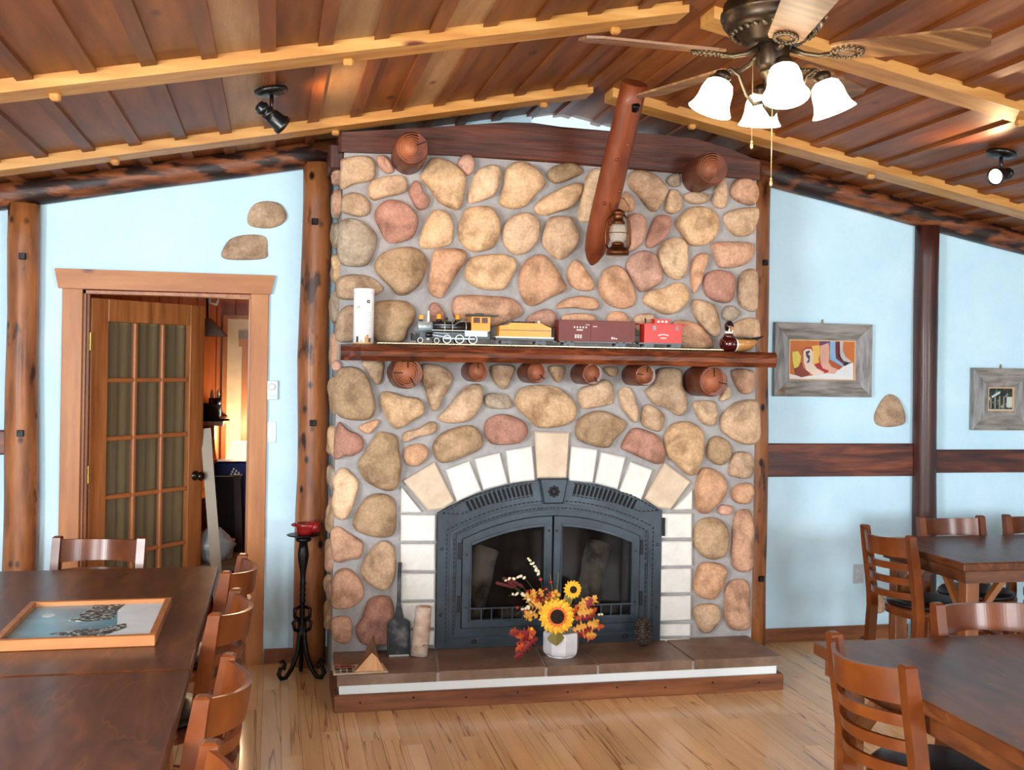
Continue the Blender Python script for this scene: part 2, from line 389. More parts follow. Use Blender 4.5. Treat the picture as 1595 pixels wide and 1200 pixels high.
for i in range(5):
    a, b = cutsx[i], cutsx[i+1]
    top = [(b, zt(b)), (RX, RZ + G), (a, zt(a))] if a < RX < b else [(b, zt(b)), (a, zt(a))]
    if i in (1, 3):
        wf.prism([(a, -0.05), (b, -0.05), (b, 0.9), (a, 0.9)], YF - 0.12, YF); wf.prism([(a, 2.28), (b, 2.28)] + top, YF - 0.12, YF)
    else: wf.prism([(a, -0.05), (b, -0.05)] + top, YF - 0.12, YF)
struct(obj('wall_front', wf, plaster))
def win(name, axis, at, a, b, z0, z1):
    m = MB(); t = 0.06
    def put(p, q, r, s_):
        if axis == 'X': m.box(at - 0.07, p, r, at - 0.02, q, s_)
        else: m.box(p, at - 0.07, r, q, at - 0.02, s_)
    put(a, b, z0, z0 + t); put(a, b, z1 - t, z1); put(a, a + t, z0 + t, z1 - t); put(b - t, b, z0 + t, z1 - t); put((a+b)/2 - 0.03, (a+b)/2 + 0.03, z0 + t, z1 - t)
    return struct(obj(name, m, pine))
win('window_1', 'X', XL, -6.4, -4.8, 0.95, 2.28); win('window_2', 'Y', YF, -2.1, -0.1, 0.9, 2.28); win('window_3', 'Y', YF, 3.2, 5.2, 0.9, 2.28)

struct(obj('window_4', MB().prism([(1.45, 3.03), (2.26, 3.03), (2.26, ceil_z(2.26)), (RX, RZ), (1.45, ceil_z(1.45))], 0.06, 0.066), mat('transom_glass', [(0.3, lin(225, 240, 245)), (0.7, lin(230, 244, 248))], rough=0.05, alpha=0.12)))
# baseboards
struct(obj('baseboard_left', MB().box(-0.03, -0.016, 0.0, 0.14, -0.001, 0.082).box(0.295, -0.016, 0, 0.345, -0.001, 0.082).box(-3.2, -0.016, 0, -1.38, -0.001, 0.082)
           .box(-1.21, -0.016, 0, -1.125, -0.001, 0.082), base_m))
struct(obj('baseboard_right', MB().box(2.93, -0.018, 0.0, 3.96, -0.001, 0.085).box(4.12, -0.018, 0, XR, -0.001, 0.085), base_m))

# door casing, head board with slanted ends, jambs
struct(obj('trim_1', MB().bbox(-1.115, -0.025, 0.0, -1.012, -0.001, 2.06, 0.003), pine))
struct(obj('trim_2', MB().bbox(-0.135, -0.025, 0.0, -0.038, -0.001, 2.06, 0.003), pine))
struct(obj('trim_3', MB().prism([(-1.135, 2.06), (-0.028, 2.06), (-0.008, 2.165), (-1.155, 2.165)], -0.034, -0.001), pine_h))
struct(obj('trim_4', MB().box(-1.018, 0.0, 0, -1.0, 0.13, 2.055).box(-0.135, 0.0, 0, -0.117, 0.13, 2.055).box(-1.018, 0, 2.037, -0.117, 0.13, 2.055)
           .box(-1.0, 0.045, 0, -0.988, 0.085, 2.037).box(-0.147, 0.045, 0, -0.135, 0.085, 2.037), oak))

# half-timbering: posts, rails, sloping top logs
def log_path(a, b, r0, r1, n=14, wob=0.006, seed=0):
    a, b = Vector(a), Vector(b); pts = []; rs = []
    for i in range(n):
        t = i/(n-1); p = a.lerp(b, t)
        p += Vector((mnoise.noise((seed, t*4, 1.3)), 0.3*mnoise.noise((seed, t*4, 7.7)), 0 if abs(b.z-a.z) > abs(b.x-a.x) else mnoise.noise((seed, t*4, 3.1))))*wob*2
        pts.append(p); rs.append((r0 + (r1-r0)*t)*(1 + 0.05*mnoise.noise((seed+5, t*6, 2))))
    return pts, rs
def log_post(name, label, a, b, r0, r1, m, bolts, seed, group=None):
    t = thing(name, label, 'post' if 'post' in name else 'beam', a, group)
    p, r = log_path(a, b, r0, r1, seed=seed)
    obj('trunk', MB().tube(p, r, 16, jit=0.05), m, t)
    for bx, bz in bolts:
        ry = r0*0.97
        obj('bolt', MB().bbox(bx - 0.017, a[1] - ry - 0.012, bz - 0.017, bx + 0.017, a[1] - ry + 0.03, bz + 0.017, 0.003), iron, t)
    return t
def bolt_at(px, py): return on_y(px, py, -0.12)
log_post('log_post', 'round log post on the hinge side of the door with two square bolts', (-1.298, -0.05, 0), (-1.305, -0.05, ceil_z(-1.305) - 0.13), 0.09, 0.078, log_m, [bolt_at(36, 400), bolt_at(33, 675)], 1)
log_post('log_post', 'knotty round log post between the door and the stone chimney', (0.218, -0.05, 0), (0.216, -0.05, ceil_z(0.216) - 0.13), 0.09, 0.082, log_m, [bolt_at(490, 346), bolt_at(487, 659)], 2)
log_post('log_post', 'log post half hidden behind the chimney edge nearest the boots picture', (2.845, -0.07, 0), (2.83, -0.07, ceil_z(2.83) - 0.13), 0.1, 0.1, log_m, [(2.865, 2.33), (2.875, .43)], 3)
log_post('log_post', 'dark brown log post between the two framed pictures', (4.05, -0.04, 0), (4.03, -0.04, ceil_z(4.03) - 0.13), 0.074, 0.074, log_dark, [], 4)
tag(obj('wall_rail', MB().bbox(2.93, -0.03, 1.026, 3.995, -0.001, 1.232, 0.008), rail_m), 'dark rustic plank rail below the boots picture', 'rail')
tag(obj('wall_rail', MB().bbox(4.11, -0.03, 1.045, XR-0.02, -0.001, 1.193, 0.008), rail_m), 'dark rustic plank rail below the small snow picture', 'rail')
tag(obj('wall_rail', MB().bbox(-3.1, -0.03, 1.17, -1.37, -0.001, 1.30, 0.008), rail_m), 'short dark rail end butting the log post at the hinge side of the door', 'rail')
def top_log(label, xa, xb, r, seed):
    za, zb = ceil_z(xa) - r + 0.004, ceil_z(xb) - r + 0.004
    p, rr = log_path((xa, -0.04, za), (xb, -0.04, zb), r, r*0.97, seed=seed)
    return tag(obj('top_log', MB().tube(p, rr, 16, jit=0.05), plate_m), label, 'beam')
top_log('charred-looking sloping log under the ceiling above the door', XL + 0.02, 0.35, 0.074, 11)
top_log('charred-looking sloping log under the ceiling above the framed pictures', 2.78, XR - 0.02, 0.074, 12)
# ---------------------------------------------------------------- stone chimney
YS = -0.49                                  # chimney face
CX0, CX1 = 0.315, 2.66
random.seed(11)
chim = thing('stone_chimney', 'fieldstone chimney breast of rounded river stones set in grey mortar', 'fireplace', (1.48, YS/2, 0))
IC, IH = 1.48, 0.625                        # insert centre and half width
def arch(hw, z0, zp, n=13, c=IC): return [(c - hw + 2*hw*i/(n-1), z0 + (zp-z0)*(1 - (2*i/(n-1) - 1)**2)) for i in range(n)]
body = MB()
top = [(CX0 + 0.02, 2.78), (CX1 - 0.01, 2.73)]
hole = [(IC - 0.55, 0.13)] + arch(0.55, 0.84, 0.98) + [(IC + 0.55, 0.13)]
outer = [(CX0, 0.13)] + [(CX0 + 0.012*(i % 2), 0.4 + 2.3*i/6) for i in range(4)][:1] + []
left = [(CX0, 0.001), (IC - 0.55, 0.001), (IC - 0.55, 0.84)] + arch(0.55, 0.84, 0.98)[1:7] + [(IC, 2.80), (CX0 + 0.02, 2.80), (CX0, 1.5)]
right = [(CX1 + 0.005, 0.001), (CX1 + 0.005, 1.5), (CX1 - 0.01, 2.76), (IC, 2.80)] + arch(0.55, 0.84, 0.98)[6:-1] + [(IC + 0.55, 0.84), (IC + 0.55, 0.001)]
body.prism(left, YS, -0.001); body.prism(right, YS, -0.001)
obj('mortar_body', body, mortar, chim)
fbx = MB().box(IC - 0.55, -0.06, 0.001, IC + 0.55, -0.01, 0.98).box(IC - 0.55, YS + 0.05, 0.001, IC + 0.55, -0.06, 0.2)
sooty = mat('soot_brick', [(0.35, lin(24, 18, 16)), (0.65, lin(86, 70, 58))], ns=5, rough=0.9)
obj('firebox', fbx, sooty, chim)

def smooth_poly(P, n_sub=3):
    out = []; n = len(P)
    for i in range(n):
        p0, p1, p2, p3 = P[i-1], P[i], P[(i+1) % n], P[(i+2) % n]
        for k in range(n_sub):
            t = k/n_sub
            out.append(tuple(0.5*((2*b) + (-a+c)*t + (2*a-5*b+4*c-d)*t*t + (-a+3*b-3*c+d)*t**3) for a, b, c, d in zip(p0, p1, p2, p3)))
    return out
def stone_mesh(P2, depth, seed, back=0.012):
    """river stone from its outline in the wall plane; bulges towards -Y"""
    P = smooth_poly(P2); n = len(P)
    cx = sum(p[0] for p in P)/n; cz = sum(p[1] for p in P)/n
    prof = [(0.97, -back), (1.0, 0.3), (0.95, 0.62), (0.82, 0.86), (0.55, 0.98), (0.25, 1.0)]
    vs = []
    tx, tz = random.uniform(-0.18, 0.18), random.uniform(-0.18, 0.18)
    for k, (s_, h) in enumerate(prof):
        for x, z in P:
            dx, dz = (x-cx)*s_, (z-cz)*s_
            y = -h*depth if k else back
            if k > 1:
                y += (dx*tx + dz*tz)*min(1, h) + depth*0.38*mnoise.noise((dx*14 + seed*3.7, dz*14, seed*1.3))
            vs.append((cx + dx, y, cz + dz))
    vs.append((cx, -depth*(1 + 0.3*mnoise.noise((seed*3.7, 0, seed*1.3))), cz))
    m = len(prof); c = m*n
    fs = [(k*n+i, k*n+(i+1) % n, (k+1)*n+(i+1) % n, (k+1)*n+i) for k in range(m-1) for i in range(n)]
    fs += [((m-1)*n+i, (m-1)*n+(i+1) % n, c) for i in range(n)]
    return MB().add(vs, fs, True), (cx, cz)
# outlines measured on enlargements: sheet origin, then (shade, outline) per stone
SHEETS = {
 (510, 180): """t 80 330 90 270 200 250 270 260 300 320 285 400 160 430 95 460 75 420
k 305 260 350 245 385 275 415 330 405 355 370 360 325 325
t 250 460 280 405 380 375 470 375 495 420 480 480 360 510 290 530 255 500
r 505 470 545 405 580 425 595 480 635 520 625 570 580 590 545 560
g 585 360 640 280 690 262 790 300 855 370 860 460 830 570 795 588 700 545 640 460 585 400
k 810 290 850 245 895 250 920 305 900 360 870 372 835 345
s 880 540 885 460 930 350 1000 310 1060 312 1085 370 1060 460 1020 510 920 545
g 1070 520 1100 430 1110 340 1180 288 1260 300 1340 370 1360 430 1310 480 1240 560 1160 585 1080 560
w 80 560 100 500 160 478 230 500 268 550 260 610 210 632 140 620 90 600
y 65 720 80 660 150 640 230 670 305 740 300 830 250 930 160 945 80 920 60 820
r 290 620 330 550 400 522 490 550 555 620 565 680 530 760 440 795 370 785 320 700
g 570 790 600 690 650 600 700 588 760 620 785 690 780 770 740 815 610 832
g 815 740 830 640 880 575 1000 565 1050 610 1080 680 1060 780 1010 835 900 850 830 790
t 1090 740 1110 670 1170 620 1240 603 1300 630 1325 690 1310 780 1250 850 1170 870 1110 820
b 290 930 340 860 460 820 560 830 620 900 610 980 570 1060 500 1115 440 1120 390 1070 310 990
o 630 1080 640 960 660 850 740 828 840 835 870 875 840 940 780 1030 720 1130 690 1138 650 1120
g 855 990 880 900 960 870 1100 865 1170 900 1175 960 1130 1040 1080 1090 950 1080 870 1030
o 1190 1040 1210 940 1270 880 1350 870 1430 960 1487 1060 1470 1100 1400 1130 1280 1190 1220 1150
w 50 1100 60 1020 140 990 250 1000 330 1050 345 1090 280 1130 150 1150 70 1140""",
 (840, 180): """b 50 360 90 315 180 295 250 310 275 355 200 395 110 425 65 400
g -30 570 20 515 120 460 220 418 265 435 255 500 200 570 110 605 30 625 -20 605
s 245 600 265 480 310 350 390 340 400 500 340 640 280 665 250 650
t 555 380 600 340 700 355 790 430 800 480 740 590 690 590 620 500 560 440
y 795 400 830 365 875 365 880 430 845 447 810 430
t 785 590 800 500 825 460 870 470 895 540 880 590 830 615
w 905 490 960 475 1045 490 1045 540 970 553 915 530
t 1080 520 1110 420 1150 390 1170 450 1165 560 1125 580 1085 555
p 1195 460 1225 400 1310 395 1365 440 1370 510 1330 560 1260 545 1205 510
o 500 560 540 470 590 540 580 600 500 590
k 555 680 560 620 620 610 670 660 650 780 600 835 550 840
r 665 800 700 680 740 622 805 625 820 670 800 740 740 805 695 828
g 850 680 880 620 950 570 1040 570 1110 620 1120 700 1080 780 1000 815 930 800 880 730
t 1150 650 1165 610 1220 585 1330 570 1365 590 1360 660 1320 740 1240 755 1190 720
t 20 760 40 680 80 630 180 630 215 680 250 750 220 830 150 895 100 890 30 820
p 1075 830 1090 790 1200 785 1320 795 1340 840 1310 910 1230 945 1130 950 1095 890
s 740 860 770 790 850 758 910 785 925 880 915 980 870 1025 810 1005 760 940
k 540 930 580 870 650 840 720 870 765 960 755 1040 690 1085 630 1100 590 1040 555 980
o 945 980 960 900 1000 860 1045 860 1050 900 1010 1020 965 1110 950 1050
r 1025 1060 1040 990 1120 960 1200 990 1220 1060 1200 1150 1140 1170 1050 1130
o 175 970 210 905 250 910 290 970 340 1040 330 1090 270 1095 210 1070 180 1020
o 370 1060 400 970 470 935 530 960 580 1050 600 1130 580 1190 500 1205 420 1170 380 1110
g 650 1140 690 1090 780 1075 840 1045 900 1050 935 1110 920 1170 850 1230 780 1240 700 1200 655 1170
w 1240 1100 1245 1010 1290 960 1350 970 1360 1100 1355 1210 1310 1220 1250 1180""",
 (510, 440): """w 55 360 60 220 110 150 180 150 220 220 210 330 160 370
b 250 200 300 130 380 110 490 120 545 170 545 230 500 300 470 370 300 370
r 630 200 640 140 670 125 700 150 735 210 720 270 640 270
p 770 160 790 95 860 78 1000 85 1130 95 1200 140 1215 200 1150 235 1060 270 960 280 850 260 790 220
k 1240 230 1300 185 1370 165 1420 200 1430 260 1380 300 1270 290
b 30 680 50 580 90 530 180 530 250 590 285 700 300 780 270 850 180 862 80 840 40 780
k 25 510 50 485 85 500 85 540 50 552 28 540
w 215 490 345 490 350 560 340 620 310 638 280 610 240 550
t 585 520 640 508 720 525 775 580 770 640 720 720 690 790 660 803 630 760 605 660 590 620
g 330 700 360 678 430 690 480 710 560 720 600 760 600 820 540 860 460 905 420 910 370 850 335 770
t 690 840 750 780 810 700 870 645 940 632 968 670 960 760 920 830 860 870 770 880 705 865
y 975 730 1000 695 1060 688 1120 700 1150 750 1140 785 1070 790 1000 780
w 1020 520 1160 520 1150 590 1120 660 1085 665 1040 620
g 1165 730 1200 665 1290 640 1420 650 1500 700 1545 760 1555 810 1520 870 1420 905 1310 905 1260 860 1185 790
r 975 900 1010 845 1090 820 1170 840 1235 880 1250 940 1200 1000 1090 1015 1020 1005 985 960
b 655 1010 700 950 780 910 880 890 940 920 970 990 950 1040 870 1080 740 1125 690 1115 660 1070
t 465 970 480 935 570 910 640 868 680 880 685 920 640 950 540 970 480 1000
o 475 1080 490 1030 560 1005 610 1020 630 1065 600 1120 540 1150 490 1130
b 190 1130 230 1060 300 950 340 930 430 960 445 1040 460 1140 455 1200 440 1260 400 1300 330 1290 230 1230
o 195 905 230 880 300 855 325 865 300 910 260 945 215 930
r 40 1080 45 940 75 870 130 920 200 950 228 1000 210 1050 150 1085 110 1080 60 1105""",
 (840, 440): """o 105 155 150 110 250 85 330 95 370 130 365 160 330 175 220 160 120 165
o 140 220 200 195 300 195 350 225 340 300 200 300
o 420 230 450 185 520 185 560 225 570 300 430 300
t 590 230 620 200 700 195 720 240 700 300 595 300
t 955 170 970 105 1060 130 1110 180 1130 260 1120 330 1080 335 1000 260
o 830 260 900 235 980 260 1050 330 1070 390 1065 415 940 415 850 400
y 1145 190 1165 150 1210 148 1250 190 1240 215 1190 245 1150 225
t 1190 290 1230 245 1300 220 1360 230 1375 290 1370 345 1300 355 1210 340
t 240 710 260 660 330 635 390 605 440 615 465 660 460 740 430 765 290 790 260 770
t 495 690 520 655 570 660 600 720 615 800 610 860 590 875 550 830 510 770
b 225 900 260 840 350 800 430 810 510 850 545 880 520 930 470 980 430 1030 350 1025 240 980
t 640 830 655 770 700 765 780 825 775 880 750 930 700 920 645 890
w 660 680 700 640 740 540 870 540 875 620 920 730 910 800 870 835 800 790 720 760
t 965 780 980 740 1090 740 1105 790 1100 870 1070 898 1010 870
t 1125 730 1160 650 1190 650 1190 710 1150 740
p 1200 550 1330 550 1335 640 1310 695 1250 680
t 60 525 160 525 160 570 130 620 100 615
w 400 530 490 530 485 580 440 585
t 1130 870 1145 820 1220 750 1320 730 1365 760 1370 940 1350 1000 1300 1015 1220 990 1140 930
r 510 1030 540 960 590 908 660 920 740 960 780 1030 775 1110 740 1135 680 1115 560 1060
g 780 960 820 890 900 865 980 890 1025 950 1020 1040 1010 1110 990 1180 950 1205 910 1190 850 1130 800 1080
b 1045 1080 1055 1000 1100 958 1170 985 1205 1040 1180 1110 1130 1142 1075 1120""",
 (500, 700): """s 70 190 110 130 150 118 200 160 235 210 220 290 180 400 140 440 90 425 65 340 80 260
b 195 450 230 370 290 295 370 275 440 300 468 360 465 500 430 545 340 550 240 520 205 490
p 60 520 100 480 170 520 250 570 265 610 240 680 170 690 120 710 75 690 62 600
t 245 740 300 640 360 580 410 572 450 610 468 700 460 800 420 870 380 882 310 850 260 800
p 65 850 90 770 150 742 210 770 265 850 260 930 200 985 110 1000 65 970
r 215 1120 250 1060 290 950 340 918 410 915 450 960 455 1050 440 1150 400 1222 300 1225 240 1200
p 65 1100 85 1050 170 1045 195 1100 190 1190 150 1215 80 1190""",
 (840, 700): """w 1180 150 1200 60 1230 18 1300 20 1340 70 1335 140 1290 185 1220 175
o 975 330 980 210 1010 130 1060 115 1140 160 1170 220 1150 300 1080 370 1030 405 985 380
o 1200 290 1215 240 1260 215 1320 215 1340 280 1310 340 1230 335
k 1115 380 1140 348 1200 355 1210 390 1180 412 1130 408
b 965 590 970 500 1010 440 1090 425 1160 470 1178 560 1160 650 1100 690 1030 675 985 630
p 1205 560 1215 430 1250 380 1310 380 1330 450 1330 600 1325 720 1290 768 1220 750 1200 680
o 965 850 985 750 1030 705 1130 715 1170 760 1150 830 1110 920 1060 940 985 910
t 965 1040 975 985 1030 965 1100 970 1130 1020 1110 1100 1050 1150 1000 1130
p 1155 960 1165 860 1210 815 1270 812 1310 850 1315 960 1310 1080 1270 1130 1190 1120 1160 1050"""}
seed = 0
for (ox, oy), txt in SHEETS.items():
    for ln in txt.split('\n'):
        q = ln.split(); sh = q[0]; c = list(map(float, q[1:])); seed += 1
        P2 = [on_y(ox + c[i]/4, oy + c[i+1]/4, YS - 0.02) for i in range(0, len(c), 2)]
        size = math.sqrt(max(1e-6, (max(p[0] for p in P2)-min(p[0] for p in P2))*(max(p[1] for p in P2)-min(p[1] for p in P2))))
        mb, (cx, cz) = stone_mesh(P2, min(0.075, 0.022 + 0.19*size), seed)
        s_ = obj('stone', mb, STONE[sh], chim); s_.location = (0, YS, 0)
# stones on the chimney's left side
z = 0.25; k = 0
while z < 2.72:
    h = random.uniform(0.12, 0.24); y = -0.145
    while y > YS + 0.06:
        wd = random.uniform(0.13, 0.22); wd = min(wd, y - (YS + 0.02))
        if wd < 0.06: break
        P2 = [(-(y - wd/2) + wd*0.46*math.cos(a)*random.uniform(0.88, 1.05), z + h/2 + h*0.44*math.sin(a)*random.uniform(0.88, 1.05)) for a in [i*math.pi/4 for i in range(8)]]
        mb, _ = stone_mesh(P2, 0.028, 200 + k); k += 1
        s_ = obj('stone', mb, STONE[random.choice('tgbwpy')], chim)
        s_.matrix_basis = Matrix.Translation((CX0, 0, 0)) @ Matrix.Rotation(-math.pi/2, 4, 'Z')
        y -= wd
    z += h + 0.02
# arch and jamb blocks
def blocks(ox, oy, lst):
    for tone, *c in lst:
        P2 = [on_y(ox + c[i]/4, oy + c[i+1]/4, YS - 0.03) for i in range(0, len(c), 2)]
        obj('arch_block', MB().slab(P2[::-1], YS + 0.015, YS - 0.032, 0.008), arch_t if tone == 't' else arch_w, chim)
blocks(500, 700, [('w', 500, 410, 715, 412, 713, 574, 500, 575), ('w', 498, 592, 712, 592, 712, 760, 500, 758), ('w', 500, 776, 712, 778, 710, 940, 500, 945),
                  ('w', 500, 960, 710, 958, 710, 1114, 500, 1118), ('w', 500, 1132, 708, 1130, 706, 1222, 500, 1224), ('w', 502, 235, 632, 395, 500, 397),
                  ('t', 515, 200, 710, 80, 830, 325, 765, 372, 670, 385), ('w', 780, 130, 925, 75, 1000, 260, 850, 328), ('w', 960, 60, 1115, 25, 1165, 215, 1015, 255),
                  ('w', 1155, 10, 1315, -18, 1335, 195, 1182, 212), ('t', 1332, -110, 1550, -102, 1530, 180, 1352, 182)])
blocks(840, 700, [('w', 205, -18, 365, 4, 335, 210, 185, 200), ('w', 392, 20, 540, 50, 490, 250, 352, 213), ('w', 575, 80, 708, 130, 635, 320, 500, 268),
                  ('t', 785, 85, 945, 205, 820, 376, 740, 365, 660, 310), ('w', 955, 255, 955, 378, 835, 380), ('w', 758, 402, 953, 402, 953, 555, 756, 555),
                  ('w', 756, 575, 955, 575, 955, 728, 756, 730), ('w', 752, 747, 950, 745, 948, 896, 752, 898), ('w', 752, 918, 948, 914, 948, 1066, 752, 1074),
                  ('w', 752, 1092, 946, 1088, 946, 1165, 752, 1168), ('w', 744, 1184, 944, 1182, 944, 1206, 744, 1208)])
# small boulders set into the plaster
for lab, ox, oy, c, sh in (('tan boulder set in the plaster, upper of the pair above the door', 0, 0, (1140, 990, 1170, 940, 1230, 925, 1290, 940, 1320, 990, 1300, 1030, 1240, 1052, 1150, 1040), 'w'),
                           ('tan boulder set in the plaster, lower of the pair above the door', 0, 0, (1020, 1160, 1060, 1100, 1140, 1080, 1220, 1090, 1230, 1150, 1220, 1190, 1100, 1198, 1030, 1190), 'w'),
                           ('tan boulder set in the plaster beside the boots picture', 1055, 400, (908, 730, 930, 680, 960, 640, 990, 635, 1020, 660, 1045, 740, 1030, 775, 960, 785, 915, 770), 'w'),
                           ('tan boulder low in the plaster behind a dining chair', 1055, 794, (872, 425, 885, 400, 930, 390, 960, 420, 950, 470, 900, 475), 't')):
    P2 = [on_y(ox + c[i]/2.954, oy + c[i+1]/2.954, -0.01) for i in range(0, len(c), 2)]
    mb, _ = stone_mesh(P2, 0.03, random.random()*50); tag(obj('wall_stone', mb, STONE[sh]), lab, 'stone')

# dark timber over the chimney
tb = [on_y(527, 238, YS), on_y(527, 207, YS), on_y(650, 200, YS), on_y(790, 191, YS), on_y(831, 192, YS), on_y(872, 198, YS), on_y(954, 205, YS), on_y(1024, 210, YS), on_y(1089, 218, YS), on_y(1140, 234, YS), on_y(1185, 252, YS), on_y(1185, 282, YS), on_y(860, 254, YS), on_y(700, 243, YS)]
tb = [(x, min(z, ceil_z(x) - 0.03)) for x, z in tb]
tag(obj('chimney_beam', MB().slab(tb[::-1], YS + 0.16, YS - 0.02, 0.012), beam_dk), 'dark stained timber along the top of the stone chimney', 'beam')
tag(obj('corner_bracket', MB().bbox(0.26, -0.47, 2.70, 0.335, -0.13, 2.83, 0.008), log_dark), 'black charred timber stub at the chimney top above the candle stand', 'beam')

# log ends sticking out of the chimney
endg = mat('log_end_grain', [(0.3, lin(108, 56, 32)), (0.5, lin(142, 80, 48)), (0.75, lin(164, 98, 62))], ns=5, rough=0.55, fine=(40, 0.12))
bark = mat('log_side', [(0.3, lin(70, 30, 16)), (0.6, lin(104, 50, 28)), (0.8, lin(128, 68, 40))], scale=(6, 1, 6), ns=3, rough=0.5, coat=0.2)
crack = plain('dark_crack', 30, 12, 8, rough=0.9)
def log_end(label, xb, zb, xf, zf, r, seed, cr, yf=-0.745, group=None):
    t = thing('log_corbel', label, 'log', (xb, YS, zb), group)
    n = 8; pts = [Vector((xb, YS + 0.05, zb)).lerp(Vector((xf, yf, zf)), i/(n-1)) for i in range(n)]
    rs = [r*1.03]*(n-2) + [r*0.995, r*0.93]
    obj('trunk', MB().tube(pts, rs, 20, jit=0.06), bark, t)
    M = Matrix.Rotation(math.pi/2, 4, 'X')
    e = MB()
    for i in range(6): e.lathe([(r*(0.86 - 0.14*i), 0.0004), (r*(0.845 - 0.14*i), 0.0022), (r*(0.82 - 0.14*i), 0.0004)], (xf + 0.004*math.sin(seed), yf, zf - 0.003), 24, M=M, caps=False)
    e.lathe([(r*0.9, 0.0), (0.001, 0.002)], (xf, yf, zf), 20, M=M)
    en = obj('end_grain', e, endg, t)
    for a in cr:
        a = math.radians(a)
        p, q = Vector((xf, yf - 0.003, zf)), Vector((xf + math.cos(a)*r*0.88, yf - 0.003, zf + math.sin(a)*r*0.88))
        obj('crack', MB().beam(p.lerp(q, 0.35), q, 0.005, 0.005, up=(0, 1, 0)), crack, en)
logs = [(0.659, 1.640, 0.082, (90, 180, -60), 'large round cracked log end under the mantel beside the canister'), (1.024, 1.652, 0.053, (100,), 'small round log end under the mantel below the locomotive cab'),
        (1.333, 1.650, 0.054, (-40,), 'small round log end under the mantel below the yellow tender'), (1.630, 1.648, 0.055, (-60,), 'small round log end under the mantel below the brown boxcar'),
        (1.925, 1.645, 0.057, (80, 170), 'small round log end under the mantel below the red caboose'), (2.31, 1.618, 0.083, (92, -10), 'large round log end under the mantel near the boots picture')]
for i, (x, z, r, cr, lb) in enumerate(logs): log_end(lb, x, z, x - 0.004, z + 0.002, r, i, cr, group='log ends under the mantel')
log_end('round log end with a radial crack at the top of the chimney over the canister', 0.668, 2.775, 0.656, 2.780, 0.088, 21, (25,))
log_end('round log end without a crack at the top of the chimney above the duck', 2.292, 2.762, 2.278, 2.766, 0.09, 22, ())

# mantel
mantel_m = mat('mantel_wood', [(0.28, lin(36, 14, 8)), (0.48, lin(84, 36, 18)), (0.7, lin(140, 72, 38))], scale=(1.6, 5, 9), ns=2.4, rough=0.28, coat=0.4, dist=1.6,
               knots=((2.6, 3, 4), 0.2, lin(44, 16, 8)))
mt = MB(); rows = []
ZT, ZB_ = 1.782, 1.700
n = 26
for i in range(n):
    t = i/(n-1); x = 0.325 + (2.66 - 0.325)*t
    yf = -0.765 + 0.006*mnoise.noise((x*3, 0, 0)) + (0.12*(1 - min(1, (x-0.325)/0.10))**2)
    wv = 0.004*mnoise.noise((x*4, 2, 0))
    sec = [(YS - 0.0, ZT), (yf + 0.02, ZT + wv*0.3), (yf + 0.004, ZT - 0.012), (yf - 0.004, ZT - 0.035 + wv), (yf, ZB_ + 0.025), (yf + 0.016, ZB_ + wv), (YS - 0.0, ZB_)]
    rows.append([(x, y, z) for y, z in sec])
vs = [v for r in rows for v in r]; m_ = 7
mt.add(vs, [(i*m_+k, i*m_+(k+1) % m_, (i+1)*m_+(k+1) % m_, (i+1)*m_+k) for i in range(n-1) for k in range(m_)], False)
mt.f += [tuple(range(m_)), tuple((n-1)*m_+k for k in range(m_))[::-1]]; mt.sm += [False, False]
tag(obj('mantel_shelf', mt, mantel_m), 'glossy red-brown half-log mantel shelf across the stone chimney', 'shelf')

# hearth
he = thing('hearth', 'raised hearth of brown slabs with white riser and wooden base board', 'hearth', (1.48, -0.7, 0))
slate = mat('hearth_slate', [(0.3, lin(104, 82, 66)), (0.5, lin(128, 102, 84)), (0.75, lin(150, 126, 108))], ns=4, detail=7, rough=0.45, bump=0.25, fine=(30, 0.15), rand=0.08)
grout = plain('grout', 176, 170, 164, rough=0.9)
HX0, HX1 = 0.31, 2.645
obj('base_board', MB().bbox(HX0 - 0.005, -0.925, 0.0, HX1 + 0.005, -0.90, 0.082, 0.003).box(HX0 - 0.005, -0.9, 0, HX0 + 0.02, YS - 0.001, 0.082).box(HX1 - 0.02, -0.9, 0, HX1 + 0.005, YS - 0.001, 0.082), base_m, he)
obj('riser', MB().box(HX0 + 0.02, -0.899, 0.0, HX1 - 0.025, YS - 0.001, 0.128), white_paint, he)
obj('grout_bed', MB().box(HX0 + 0.015, -0.918, 0.128, HX1 - 0.01, YS - 0.001, 0.172), grout, he)
cf = [HX0] + [on_y(p, 1045, -0.92)[0] for p in (682, 850, 931, 1079)] + [HX1]
cbk = [HX0 + 0.005, 0.86, 1.395, 1.62, 2.14, HX1 - 0.005]
for i in range(5):
    g = 0.008
    obj('hearth_slab', MB().hprism([(cf[i] + g, -0.93 + 0.004*(i % 2)), (cf[i+1] - g, -0.93 + 0.004*(i % 2)), (cbk[i+1] - g, YS - 0.004), (cbk[i] + g, YS - 0.004)], 0.131, 0.18), slate, he)
for i in range(9): obj('nail', MB().lathe([(0.005, 0), (0.003, 0.003)], (HX0 + 0.12 + i*0.26, -0.925, 0.045 + 0.012*(i % 2)), 8, M=Matrix.Rotation(math.pi/2, 4, 'X')), iron, he)

